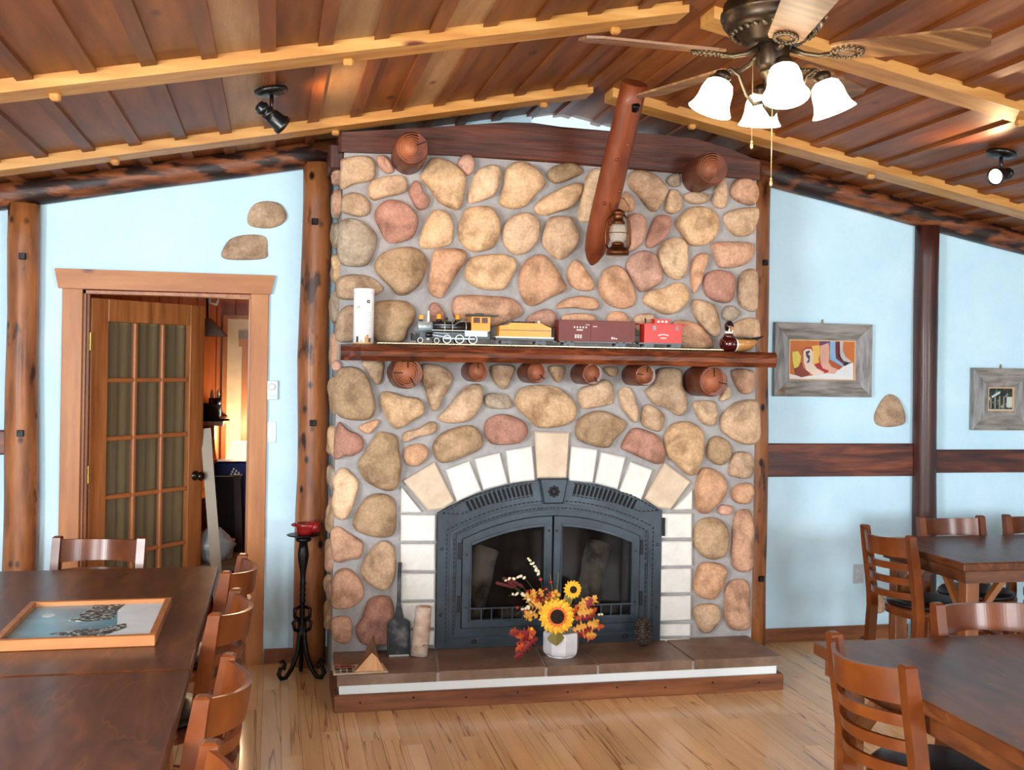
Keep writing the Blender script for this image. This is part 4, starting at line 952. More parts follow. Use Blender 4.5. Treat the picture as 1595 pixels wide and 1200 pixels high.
for i in range(3): obj('ladder_rung', MB().box(b0 + 0.004, TY - 0.047, zb_ + 0.02 + i*0.025, b0 + 0.024, TY - 0.042, zb_ + 0.022 + i*0.025), brn, bd)
def mark(parent, x0, x1, z0, z1, y=TY - 0.0432, m=wht, nm='lettering_mark'): obj(nm, MB().box(x0, y - 0.0006, z0, x1, y, z1), m, parent)
for i in range(5): mark(bd, b0 + 0.082 + i*0.016, b0 + 0.089 + i*0.016, zt_ - 0.036, zt_ - 0.028)
for i in range(4): mark(bd, b0 + 0.098 + i*0.009, b0 + 0.104 + i*0.009, zt_ - 0.05, zt_ - 0.043)
for i in range(2): mark(bd, b0 + 0.148 + i*0.012, b0 + 0.157 + i*0.012, zt_ - 0.02, zt_ - 0.017)
for j in range(3):
    for i in range(3): mark(bd, b0 + 0.088 + i*0.014, b0 + 0.098 + i*0.014, zb_ + 0.017 + j*0.007, zb_ + 0.021 + j*0.007)
for i in range(4): mark(bd, b0 + 0.186 + i*0.006, b0 + 0.192 + i*0.006, zt_ - 0.028, zt_ - 0.025, TY - 0.0457)
for i in range(3): mark(bd, b0 + 0.29 + i*0.012, b0 + 0.298 + i*0.012, zb_ + 0.015, zb_ + 0.026 - 0.003*i)
truck(bcx, b0 + 0.06); truck(bcx, b1 - 0.075)
cbx = thing('toy_caboose', 'bright red toy caboose at the end of the toy train', 'toy train', (U(1028), TY, RZT))
c0, c1 = U(1000), U(1058); zt_, zb_ = Vt(504.5, 1028), Vt(533, 1028)
obj('chassis', MB().box(U(992), TY - 0.036, zb_ - 0.008, U(1067), TY + 0.036, zb_), blk, cbx)
cbd = obj('car_body', MB().box(c0, TY - 0.038, zb_, c1, TY + 0.038, zt_), red, cbx)
obj('roof', MB().prism([(U(991), zt_), (U(1066), zt_), (U(1066), zt_ + 0.004), (U(991), zt_ + 0.004)], TY - 0.048, TY + 0.048), red, cbx)
cu = obj('cupola', MB().box(U(1017), TY - 0.026, zt_ + 0.004, U(1040), TY + 0.026, zt_ + 0.026), red, cbx)
obj('cupola_roof', MB().box(U(1015.5), TY - 0.03, zt_ + 0.026, U(1041.5), TY + 0.03, zt_ + 0.03), red, cu)
for i in range(3): obj('cupola_window', MB().box(U(1021 + i*6), TY - 0.0268, zt_ + 0.011, U(1024.5 + i*6), TY - 0.026, zt_ + 0.021), wht, cu)
for a, b in ((1013, 1018), (1048, 1053)): obj('window', MB().box(U(a), TY - 0.039, zt_ - 0.03, U(b), TY - 0.038, zt_ - 0.008), gls, cbd)
obj('stove_pipe', MB().tube([(U(1005), TY, zt_), (U(1005), TY, zt_ + 0.032)], 0.004, 8), blk, cbx)
for i in range(8):
    a = math.radians(150 - i*17); xm = U(1029.5); mark(cbd, xm + 0.03*math.cos(a) - 0.0035, xm + 0.03*math.cos(a) + 0.0035, zb_ + 0.032 + 0.011*math.sin(a), zb_ + 0.037 + 0.011*math.sin(a), TY - 0.0381)
for i in range(4): mark(cbd, U(1029.5) - 0.016 + i*0.009, U(1029.5) - 0.01 + i*0.009, zb_ + 0.023, zb_ + 0.029, TY - 0.0381)
for px in (994, 1064):
    obj('end_railing', MB().beam((U(px), TY - 0.034, zb_), (U(px), TY - 0.034, zb_ + 0.04), 0.003, 0.003).beam((U(px), TY + 0.034, zb_), (U(px), TY + 0.034, zb_ + 0.04), 0.003, 0.003).beam((U(px), TY - 0.034, zb_ + 0.04), (U(px), TY + 0.034, zb_ + 0.04), 0.003, 0.003), blk, cbx)
truck(cbx, U(1008)); truck(cbx, U(1050))
for a, b in ((764, 770), (861, 866.5), (986, 991.5)): tag(obj('toy_coupler', MB().beam((U(a), TY, RZT + 0.022), (U(b), TY, RZT + 0.022), 0.008, 0.006), blk), {764: 'black coupler between the toy locomotive and tender', 861: 'black coupler between the yellow tender and boxcar', 986: 'black coupler between the boxcar and red caboose'}[a], 'coupler')

# duck decoy
dk = thing('duck_decoy', 'carved wood duck decoy with maroon breast on the mantel end', 'decoy', (U(1158), -0.64, MZ))
maroon = plain('duck_maroon', 70, 16, 18, rough=0.12, coat=0.6); dblk = plain('duck_black', 18, 18, 22, rough=0.15, coat=0.5); tan = plain('duck_tan', 190, 134, 78, rough=0.3, coat=0.3)
dwh = plain('duck_white', 240, 236, 226, rough=0.3)
X0 = U(1121); DY = -0.645
def ring(x, zc, ry, rz, n=20, y=0): return [(x, DY + y + ry*math.cos(2*math.pi*k/n), MZ + zc + rz*math.sin(2*math.pi*k/n)) for k in range(n)]
secs = [(0.0, .048, .012, .012, 0.0), (0.006, .045, .032, .03, 0), (0.02, .044, .046, .042, 0), (0.05, .044, .056, .044, 0), (0.072, .042, .06, .042, 0), (0.08, .042, .061, .042, 0), (0.11, .043, .062, .042, 0), (0.15, .044, .056, .04, 0), (0.18, .05, .042, .032, 0), (0.2, .058, .026, .02, 0)]
def loft(i0, i1, k0=0, k1=20, off=0.0):
    n = 20; R = [ring(X0 + s_[0], s_[1], s_[2] + off, s_[3] + off) for s_ in secs[i0:i1+1]]; m = len(R)
    mb = MB(); vs = [p for r in R for p in r]
    mb.add(vs, [(i*n+k % n, i*n+(k+1) % n, (i+1)*n+(k+1) % n, (i+1)*n+k % n) for i in range(m-1) for k in range(k0, k1)], True)
    if k1 - k0 == 20: mb.f += [tuple(range(n)), tuple((m-1)*n+k for k in range(n))]; mb.sm += [False]*2
    return mb
obj('breast', loft(0, 4), maroon, dk); obj('breast_stripe', loft(4, 5), dwh, dk); obj('flank', loft(5, 9), tan, dk)
obj('back', loft(4, 9, 2, 8, 0.003), dblk, dk)
obj('tail', MB().add([(X0 + 0.17, DY - 0.03, MZ + 0.08), (X0 + 0.17, DY + 0.03, MZ + 0.08), (X0 + 0.255, DY + 0.012, MZ + 0.092), (X0 + 0.255, DY - 0.012, MZ + 0.092), (X0 + 0.175, DY - 0.03, MZ + 0.05), (X0 + 0.175, DY + 0.03, MZ + 0.05), (X0 + 0.235, DY + 0.01, MZ + 0.08), (X0 + 0.235, DY - 0.01, MZ + 0.08)],
    [(0, 1, 2, 3), (4, 7, 6, 5), (0, 4, 5, 1), (1, 5, 6, 2), (2, 6, 7, 3), (3, 7, 4, 0)]), dblk, dk)
HXD = X0 + 0.038; HYD = DY - 0.02
obj('neck', MB().lathe([(0.034, 0.075), (0.026, 0.092), (0.022, 0.102)], (HXD, HYD, MZ), 16), maroon, dk)
obj('neck_ring', MB().lathe([(0.0235, 0.10), (0.0225, 0.113)], (HXD, HYD, MZ), 16), dwh, dk)
hd = obj('head', MB().ball((HXD, HYD - 0.003, MZ + 0.138), 0.025, 0.032, 0.034, 16, 10), dblk, dk)
obj('bill', MB().ball((HXD, HYD - 0.036, MZ + 0.128), 0.009, 0.02, 0.012, 10, 6), tan, hd)
for sg in (-1, 1):
    obj('eye', MB().ball((HXD + sg*0.018, HYD - 0.02, MZ + 0.143), 0.005, n=8, m=5), red, hd)
    obj('cheek_stripe', MB().ball((HXD + sg*0.009, HYD - 0.027, MZ + 0.118), 0.005, 0.006, 0.013, 8, 5), dwh, hd)
# ---------------------------------------------------------------- things on the hearth
HZ = 0.1805
sooty_m = mat('soot_iron', [(0.35, lin(22, 22, 26)), (0.55, lin(40, 46, 54)), (0.75, lin(116, 116, 112))], ns=11, rough=0.6, metal=0.3, bump=0.3)
sx, sy = 0.648, -0.62
sh = thing('ash_shovel', 'black iron ash shovel leaning upright against the white arch blocks', 'shovel', (sx, sy, HZ))
zt0 = on_y(620, 878, -0.58)[1]; zs = on_y(618, 968, -0.6)[1]; zk = on_y(618, 945, -0.59)[1]
lean = lambda z: sy + 0.065*(z - HZ)/(zt0 - HZ)
P_ = [(sx - 0.055, HZ), (sx + 0.057, HZ), (sx + 0.06, zs - 0.012), (sx + 0.045, zs + 0.004), (sx + 0.028, zs + 0.012), (sx + 0.008, zk + 0.02), (sx - 0.008, zk + 0.02), (sx - 0.026, zs + 0.012), (sx - 0.045, zs + 0.002), (sx - 0.056, zs - 0.012)]
mbs = MB().prism(P_, -0.004, 0.004); mbs.v = [(x, lean(z) + y, z) for x, y, z in mbs.v]
bl_ = obj('blade', mbs, sooty_m, sh)
obj('blade_lip', MB().box(sx - 0.05, sy - 0.008, HZ, sx + 0.052, sy - 0.003, HZ + 0.008), plain('bare_metal', 200, 200, 200, rough=0.4, metal=0.5), bl_)
for sg in (-1, 1): obj('side_flange', MB().beam((sx + sg*0.057, lean(HZ) - 0.012, HZ), (sx + sg*0.056, lean(zs) - 0.012, zs - 0.012), 0.005, 0.022, up=(0, 1, 0)), sooty_m, bl_)
obj('handle', MB().beam((sx, lean(zk) , zk), (sx + 0.006, lean(zt0), zt0), 0.019, 0.012, up=(0, 1, 0), ch=0.003), sooty_m, sh)
birch = mat('birch_bark', [(0.3, lin(176, 142, 116)), (0.5, lin(216, 196, 178)), (0.75, lin(238, 228, 216))], scale=(3, 3, 6), ns=3, rough=0.7, bump=0.2,
            patch=((3, 3, 11), 2.2, 0.62, 0.66, lin(74, 44, 30)))
bx0, bz1 = on_y(659, 945, -0.60)
bi = thing('birch_log', 'short upright birch log with peeling white bark on the hearth', 'log', (0.752, -0.62, HZ))
pp = [Vector((0.752, -0.62, HZ)).lerp(Vector((0.775, -0.612, bz1)), i/6) for i in range(7)]
obj('trunk', MB().tube(pp, [0.047, 0.045, 0.044, 0.043, 0.043, 0.041, 0.041], 18, jit=0.04), birch, bi)
obj('cut_end', MB().lathe([(0.038, 0.0), (0.001, 0.003)], pp[-1], 18), plain('cut_wood', 206, 160, 116, rough=0.7), bi)
paper = thing('newspaper', 'folded newspaper lying on the hearth corner under kindling', 'newspaper', (0.42, -0.83, HZ))
pap = mat('newsprint', [(0.35, lin(196, 180, 150)), (0.65, lin(228, 214, 184))], ns=14, rough=0.85)
obj('sheet', MB().hprism([(0.30, -0.915), (0.565, -0.905), (0.55, -0.755), (0.305, -0.765)], HZ, HZ + 0.006), pap, paper)
for i in range(9):
    obj('text_column', MB().box(0.312 + 0.03*(i % 3), -0.9 + 0.044*(i//3), HZ + 0.006, 0.334 + 0.03*(i % 3), -0.866 + 0.044*(i//3), HZ + 0.0068), ink if i % 4 else plain('newsprint_picture', 90, 110, 120), paper)
split_in = mat('split_wood', [(0.3, lin(196, 138, 86)), (0.6, lin(224, 172, 120)), (0.8, lin(238, 194, 146))], scale=(9, 1.5, 2), ns=3, rough=0.6, dist=0.8)
split_bk = mat('split_bark', [(0.3, lin(92, 62, 42)), (0.7, lin(142, 102, 72))], scale=(4, 1, 4), ns=4, rough=0.85, bump=0.4)
fw = thing('split_firewood', 'split wedge of firewood with pale inner face standing on the newspaper', 'firewood', (0.475, -0.84, HZ))
zz = HZ + 0.0072
W = [(0.405, -0.895, zz), (0.548, -0.9, zz), (0.535, -0.80, zz), (0.43, -0.79, zz)]
A_ = (0.487, -0.88, zz + 0.085); B_ = (0.50, -0.80, zz + 0.155)
obj('split_face', MB().add([W[0], W[1], A_, (0.515, -0.885, zz + 0.06), (0.47, -0.8, zz)], [(0, 1, 3, 2), (0, 4, 1), (0, 2, 4), (1, 4, 3), (2, 3, 4)]), split_in, fw)
obj('bark_face', MB().add([W[0], A_, B_, W[3], (0.47, -0.80, zz)], [(0, 1, 2, 3), (0, 3, 4), (1, 4, 2), (0, 4, 1), (2, 4, 3)]), split_bk, fw)
obj('bark_face', MB().add([W[1], W[2], B_, A_, (0.515, -0.885, zz + 0.06), (0.47, -0.8, zz)], [(0, 1, 2, 3, 4), (0, 5, 1), (1, 5, 2), (2, 5, 3)]), split_bk, fw)
random.seed(3)
for i in range(6):
    a = random.uniform(-0.4, 0.7); c = Vector((0.345 + 0.022*(i % 3), -0.83 + 0.02*(i//3), HZ + 0.013 + 0.007*(i//3)))
    dd = Vector((math.cos(a), math.sin(a), 0))*random.uniform(0.02, 0.035)
    tag(obj('kindling_stick', MB().beam(c - dd, c + dd, 0.009, 0.006), plain('kindling', 150, 76, 52, rough=0.7) if i == 0 else MATS['kindling']), 'reddish splinter of kindling heaped on the newspaper', 'kindling', 'kindling on the newspaper')

# pine cone figure by the insert
pc = thing('pine_cone', 'dark pine cone standing on the hearth beside the fireplace insert', 'pine cone', (1.972, -0.62, HZ))
conem = mat('cone_scale', [(0.3, lin(20, 18, 18)), (0.7, lin(84, 66, 54))], ns=30, rough=0.6)
obj('core', MB().lathe([(0.02, 0), (0.03, 0.02), (0.034, 0.07), (0.022, 0.13), (0.004, 0.15)], (1.972, -0.62, HZ), 12), conem, pc)
scm = MB().ball((0, -0.008, 0), 0.014, 0.016, 0.006, 6, 4).mesh('cone_scale')
for i in range(60):
    a = i*2.399; t = i/60; rr = 0.032*math.sin(math.pi*(0.18 + 0.78*t))**0.6
    o_ = obj('cone_scale', scm, conem, pc)
    o_.matrix_basis = Matrix.Translation((1.972 + math.cos(a)*rr, -0.62 + math.sin(a)*rr, HZ + 0.012 + 0.13*t)) @ Matrix.Rotation(a + math.pi/2, 4, 'Z') @ Matrix.Rotation(-0.5, 4, 'X')

# flowers in the white pot
PX, PY = 1.482, -0.735
fl = thing('flower_arrangement', 'autumn sunflower arrangement in an eight-sided white pot on the hearth', 'flowers', (PX, PY, HZ))
potm = plain('white_ceramic', 236, 238, 244, rough=0.12, coat=0.6)
obj('pot', MB().lathe([(0.068, 0.0), (0.078, 0.004), (0.092, 0.02), (0.096, 0.035), (0.096, 0.125), (0.09, 0.13), (0.086, 0.125)], (PX, PY, HZ), 8, smooth=False), potm, fl)
obj('pot_foot', MB().lathe([(0.074, 0.0), (0.078, 0.006), (0.07, 0.012)], (PX, PY, HZ), 24), potm, fl)
petal = mat('petal_yellow', [(0.3, lin(226, 160, 20)), (0.7, lin(250, 200, 40))], ns=30, rough=0.6)
petal_o = plain('petal_orange', 232, 110, 30, rough=0.6); seedm = mat('seed_disc', [(0.3, lin(14, 8, 6)), (0.7, lin(44, 24, 16))], ns=90, rough=0.9, bump=0.6)
leafg = plain('leaf_olive', 128, 116, 50, rough=0.6); leafo = plain('leaf_orange', 206, 84, 24, rough=0.6); leafr = plain('leaf_crimson', 138, 22, 28, rough=0.6); leafy = plain('leaf_gold', 224, 160, 60, rough=0.6)
cream = plain('dried_sprig', 232, 222, 190, rough=0.8); cattail = plain('cattail', 84, 20, 20, rough=0.8); berry = plain('berry_red', 150, 28, 22, rough=0.15, coat=0.5); stemm = plain('stem_green', 60, 56, 28, rough=0.7)
random.seed(8)
def leaf(name, c, d, n_, L, W_, m, parent, bend=0.15, lobes=0):
    """leaf from c along d, facing n_"""
    d = Vector(d).normalized(); n_ = Vector(n_); n_ = (n_ - d*n_.dot(d)).normalized(); s_ = d.cross(n_)
    if lobes: prof = [(0, .04), (.12, .42), (.2, .62), (.26, .3), (.4, .34), (.5, 1.0), (.58, .42), (.7, .3), (.8, .46), (.85, .2), (1, 0)]
    else: prof = [(0, .1), (.2, .7), (.45, 1), (.7, .75), (.9, .3), (1, 0)]
    vs = []
    for t, w_ in prof:
        c0 = Vector(c) + d*(L*t) - n_*(bend*L*t*t)
        c0.z = max(c0.z, HZ + 0.012)
        vs += [c0 + s_*(W_/2*w_) - n_*0.12*W_*w_, c0, c0 - s_*(W_/2*w_) - n_*0.12*W_*w_]
    fs = [(3*i+k, 3*i+k+1, 3*i+k+4, 3*i+k+3) for i in range(len(prof)-1) for k in (0, 1)]
    nv = len(vs); vs2 = [v - n_*0.0012 for v in vs]
    return obj(name, MB().add(vs + vs2, fs + [tuple(nv + i for i in f[::-1]) for f in fs]), m, parent)
def sunflower(c, R, nrm, npet, dr):
    nrm = Vector(nrm).normalized(); q = nrm.to_track_quat('Z', 'Y'); c = Vector(c)
    head = obj('sunflower', MB().lathe([(dr, -0.008), (dr*1.02, 0.004), (dr*0.8, 0.010), (0.001, 0.008)], c, 18, M=q.to_matrix().to_4x4()), seedm, fl)
    for ly, (k, off) in enumerate(((1.0, 0), (0.9, 0.5))):
        for i in range(npet):
            a = 2*math.pi*(i + off)/npet; dv = q @ Vector((math.cos(a), math.sin(a), -0.12 + 0.2*ly))
            leaf('petal', c + dv*dr*0.7 + nrm*(-0.006 + 0.004*ly), dv, nrm, (R - dr*0.7)*k*random.uniform(0.94, 1.05), R*0.36, petal, head, 0.05)
    if R > 0.05:
        for i in range(16):
            a = 2*math.pi*(i + 0.3)/16; dv = q @ Vector((math.cos(a), math.sin(a), 0.1)); leaf('inner_petal', c + dv*dr*0.8 + nrm*0.002, dv, nrm, R*0.24, R*0.2, petal_o, head, 0.05)
fy = -0.845
def fp(px, py, y=-0.80): x, z = on_y(px, py, y); return Vector((x, y, z))
sunflower(fp(868, 961, fy), 0.098, (-0.1, -1, 0.12), 17, 0.037)
sunflower(fp(893, 919, -0.80), 0.05, (0.05, -1, 0.15), 15, 0.018)
leaf('leaf', fp(866, 985, -0.842), (0.02, -0.1, -1), (0, -1, 0), 0.07, 0.09, leafg, fl, 0.0)
leaf('leaf', fp(884, 950, -0.79), (0.1, 0, 1), (0, -1, 0), 0.11, 0.05, leafg, fl)
leaf('leaf', fp(880, 945, -0.78), (0.4, 0, 0.8), (0, -1, 0.3), 0.10, 0.05, leafg, fl)
def spray(px0, px1, py0, py1, y, n_, mats, L, W_, nm='leaf', center=(870, 985)):
    for i in range(n_):
        px, py = random.uniform(px0, px1), random.uniform(py0, py1)
        dx, dz_ = px - center[0], center[1] - py; l_ = math.hypot(dx, dz_) or 1
        leaf(nm, fp(px, py, y + random.uniform(-0.03, 0.03)), (dx/l_ + random.uniform(-.5, .5), random.uniform(-0.5, 0.1), dz_/l_ + random.uniform(-.5, .5)), (random.uniform(-.4, .4), -1, random.uniform(-.2, .5)), L*random.uniform(.8, 1.2), W_*random.uniform(.8, 1.2), random.choice(mats), fl, 0.2, lobes=1)
spray(892, 924, 942, 990, -0.80, 30, [leafo, leafy, leafy, leafy, leafr, leafo], 0.062, 0.06)
spray(808, 838, 985, 1018, -0.83, 14, [leafr, leafr, leafo, leafo], 0.06, 0.062)
spray(822, 846, 930, 965, -0.80, 14, [leafo, leafy, leafy, leafo, leafr], 0.055, 0.05)
spray(840, 870, 925, 945, -0.76, 8, [leafo, leafr, leafy], 0.055, 0.05)
def sprig(pts, m, r, blobs, bm_, nm='sprig'):
    s_ = obj(nm, MB().tube(pts, r, 6), stemm, fl)
    for t in blobs:
        i = min(int(t*(len(pts)-1)), len(pts)-2); f_ = t*(len(pts)-1) - i; c = Vector(pts[i]).lerp(Vector(pts[i+1]), f_)
        obj('floret', MB().ball(c + Vector((random.uniform(-.008, .008), -0.004, random.uniform(-.006, .006))), 0.015*(1.15-0.6*t), 0.010, 0.009*(1.15-0.5*t), 6, 4, M=Matrix.Rotation(random.uniform(-1, 1), 3, 'Y')), bm_, s_)
b_ = fp(860, 985, -0.75)
for pts, blobs in (([b_, fp(848, 930, -0.77), fp(840, 895, -0.78), fp(824, 870, -0.79)], [.68, .72, .76, .8, .84, .88, .91, .94, .97, .99]),
                   ([b_, fp(840, 930, -0.78), fp(815, 898, -0.80), fp(785, 903, -0.81)], [.66, .7, .74, .78, .82, .86, .9, .94, .97]),
                   ([b_, fp(836, 950, -0.79), fp(815, 925, -0.81), fp(792, 928, -0.82)], [.55, .62, .66, .72, .78, .84, .9]),
                   ([b_, fp(834, 960, -0.8), fp(822, 945, -0.82), fp(803, 958, -0.83)], [.5, .58, .64, .7, .8]),
                   ([b_, fp(900, 970, -0.76), fp(920, 960, -0.77), fp(938, 955, -0.78)], [.9, .95])):
    sprig(pts, stemm, 0.002, blobs, cream)
for a, b in ((fp(800, 915, -0.8), fp(772, 908, -0.81)), (fp(804, 915, -0.8), fp(783, 900, -0.81)), (fp(815, 915, -0.79), fp(795, 903, -0.8))):
    ct = obj('cattail', MB().tube([a, a.lerp(b, .08), a.lerp(b, .92), b], [0.004, 0.0095, 0.0095, 0.004], 10), cattail, fl); obj('cattail_stem', MB().tube([b_, fp(835, 945, -0.77), a], 0.002, 6), stemm, ct)
for px, py in ((842, 903), (858, 907), (851, 918), (853, 927), (806, 947), (822, 922), (828, 980), (825, 990), (846, 935)):
    obj('berry', MB().ball(fp(px, py, -0.80), 0.010, n=10, m=6), berry if py < 975 else petal, fl)
for px, py in ((866, 922), (870, 927), (862, 928), (826, 965)): obj('rosebud', MB().ball(fp(px, py, -0.79), 0.012, n=10, m=6), leafy, fl)
gr = MB().tube([b_, fp(866, 930, -0.76), fp(870, 893, -0.76)], 0.002, 6).tube([b_, fp(862, 930, -0.76), fp(857, 895, -0.76)], 0.002, 6)
obj('grass_blades', gr, leafg, fl)

# wrought iron candle stand with red candle
CXS, CYS = 0.165, -0.30
cs = thing('candle_stand', 'tall black wrought iron candle stand on three scrolled feet by the log post', 'candle stand', (CXS, CYS, 0))
zc_ = on_y(476, 833, CYS)[1]
obj('column', MB().lathe([(0.016, 0.20), (0.02, 0.24), (0.015, 0.28), (0.014, 0.40), (0.018, 0.41), (0.013, 0.425), (0.018, 0.44), (0.013, 0.455), (0.018, 0.47), (0.013, 0.485), (0.018, 0.5), (0.014, 0.52), (0.016, 0.56), (0.028, 0.63), (0.03, 0.66), (0.026, 0.69), (0.022, zc_ - 0.04), (0.04, zc_ - 0.034), (0.042, zc_ - 0.02), (0.03, zc_ - 0.012)], (CXS, CYS, 0), 14), iron, cs)
obj('drip_pan', MB().lathe([(0.03, -0.012), (0.085, -0.004), (0.09, 0.0), (0.08, 0.002), (0.02, -0.002)], (CXS, CYS, zc_), 28), iron, cs)
for k in range(3):
    a = math.radians(-30 + 120*k); dx, dy = math.cos(a), math.sin(a)
    p = lambda r, z: (CXS + 0.9*r*dx, CYS + 0.9*r*dy, z)
    obj('foot', MB().tube([p(0.012, 0.30), p(0.016, 0.22), p(0.03, 0.13), p(0.065, 0.055), p(0.105, 0.014), p(0.135, 0.014), p(0.152, 0.04), p(0.14, 0.068), p(0.118, 0.066), p(0.112, 0.09), p(0.128, 0.11), p(0.148, 0.1)], [0.012]*9 + [0.01, 0.009, 0.007], 8), iron, cs)
    obj('scroll', MB().tube([p(0.02, 0.25), p(0.05, 0.262), p(0.06, 0.30), p(0.035, 0.315), p(0.015, 0.30)], 0.010, 8).tube([p(0.016, 0.31), p(0.05, 0.33), p(0.052, 0.37), p(0.02, 0.38)], 0.010, 8), iron, cs)
waxm = mat('red_wax', [(0.3, lin(104, 12, 14)), (0.7, lin(150, 22, 24))], ns=8, rough=0.35)
cn = thing('candle', 'melted sagging dark red pillar candle on the iron stand', 'candle', (CXS, CYS, zc_))
obj('wax', MB().lathe([(0.042, 0.0025), (0.046, 0.02), (0.05, 0.045), (0.058, 0.058), (0.048, 0.062), (0.03, 0.054), (0.001, 0.05)], (CXS + 0.01, CYS, zc_), 20), waxm, cn)
obj('drooping_lip', MB().ball((CXS + 0.058, CYS - 0.015, zc_ + 0.042), 0.034, 0.03, 0.033, 14, 9, M=Matrix.Rotation(0.5, 3, 'Y')).ball((CXS + 0.03, CYS - 0.03, zc_ + 0.05), 0.03, 0.02, 0.02, 12, 8), waxm, cn)
obj('drooping_lip', MB().ball((CXS - 0.05, CYS, zc_ + 0.053), 0.016, 0.014, 0.01), waxm, cn)

# ---------------------------------------------------------------- pictures, plates
barn = mat('barnwood', [(0.3, lin(96, 92, 86)), (0.5, lin(134, 130, 124)), (0.75, lin(164, 160, 154))], scale=(2, 8, 12), ns=3, rough=0.85, bump=0.4, patch=((3, 3, 3), 2, 0.6, 0.7, lin(120, 92, 70)))
barn_v = mat('barnwood_upright', [(0.3, lin(100, 98, 96)), (0.5, lin(140, 140, 140)), (0.75, lin(170, 172, 174))], scale=(12, 8, 2), ns=3, rough=0.85, bump=0.4)
liner = plain('pine_liner', 226, 182, 130, rough=0.5)
def frame(label, nm, x0, x1, z0, z1, wd, Y):
    t = thing(nm, label, 'picture', ((x0+x1)/2, Y, z0))
    i0, i1, j0, j1 = x0 + wd, x1 - wd, z0 + wd, z1 - wd
    for pts, m in (([(x0, z0), (x1, z0), (i1, j0), (i0, j0)], barn), ([(x0, z1), (i0, j1), (i1, j1), (x1, z1)], barn), ([(x0, z0), (i0, j0), (i0, j1), (x0, z1)], barn_v), ([(x1, z0), (x1, z1), (i1, j1), (i1, j0)], barn_v)):
        cx = sum(p[0] for p in pts)/4; cz = sum(p[1] for p in pts)/4
        pts = [(cx + (x-cx)*0.997, cz + (z-cz)*0.994) for x, z in pts]
        mb = MB(); inner = {(round(i0, 3), round(j0, 3)), }
        vs = []
        for x, z in pts:
            ins_ = x0 + wd*0.5 < x < x1 - wd*0.5 and z0 + wd*0.5 < z < z1 - wd*0.5
            vs += [(x, Y, z), (x, Y - (0.018 if ins_ else 0.034), z)]
        mb.add(vs, [(0, 2, 4, 6), (1, 7, 5, 3), (0, 1, 3, 2), (2, 3, 5, 4), (4, 5, 7, 6), (6, 7, 1, 0)])
        obj('frame_side', mb, m, t)
    obj('liner', MB().band([(i0, j0), (i1, j0), (i1, j1), (i0, j1)], [(i0 + 0.006, j0 + 0.006), (i1 - 0.006, j0 + 0.006), (i1 - 0.006, j1 - 0.006), (i0 + 0.006, j1 - 0.006)], Y - 0.016, Y - 0.004), liner, t)
    cxm = (x0 + x1)/2
    obj('hanger', MB().box(cxm - 0.006, Y - 0.008, z1 - 0.004, cxm + 0.006, Y - 0.003, z1 + 0.014).ball((cxm, Y - 0.006, z1 + 0.02), 0.006, n=8, m=5), plain('hanger_brass', 170, 130, 70, rough=0.4, metal=0.6) if 'hanger_brass' not in MATS else MATS['hanger_brass'], t)
    return t, (i0, i1, j0, j1)
FYW = -0.003
ax0, az1 = on_y(1204, 502, FYW); ax1, az0 = on_y(1353, 619, FYW)
pf, (i0, i1, j0, j1) = frame('wide grey barnwood framed painting of a row of cowboy boots', 'boots_picture', ax0, ax1, az0, az1, 0.105, FYW)
C8 = lambda n_, r, g, b: plain('paint_' + n_, r, g, b, rough=0.6)
YP = FYW - 0.005
obj('canvas', MB().box(i0, YP, j0, i1, YP + 0.003, j1), C8('orange_wall', 196, 110, 52), pf)
def q8(x, y): return on_y(1190 + x/8.572, 490 + y/8.572, YP)
def patch8(nm, m, c, lay):
    P2 = [q8(c[i], c[i+1]) for i in range(0, len(c), 2)]
    P2 = [(min(max(x, i0 + 0.002), i1 - 0.002), min(max(z, j0 + 0.002), j1 - 0.002)) for x, z in P2]
    obj(nm, MB().prism(P2, YP - 0.0004*(lay+1), YP - 0.0001), m, pf)
patch8('painted_ground', C8('white_ground', 222, 226, 228), (330, 790, 400, 810, 620, 820, 850, 780, 1050, 690, 1190, 640, 1190, 900, 330, 900), 0)
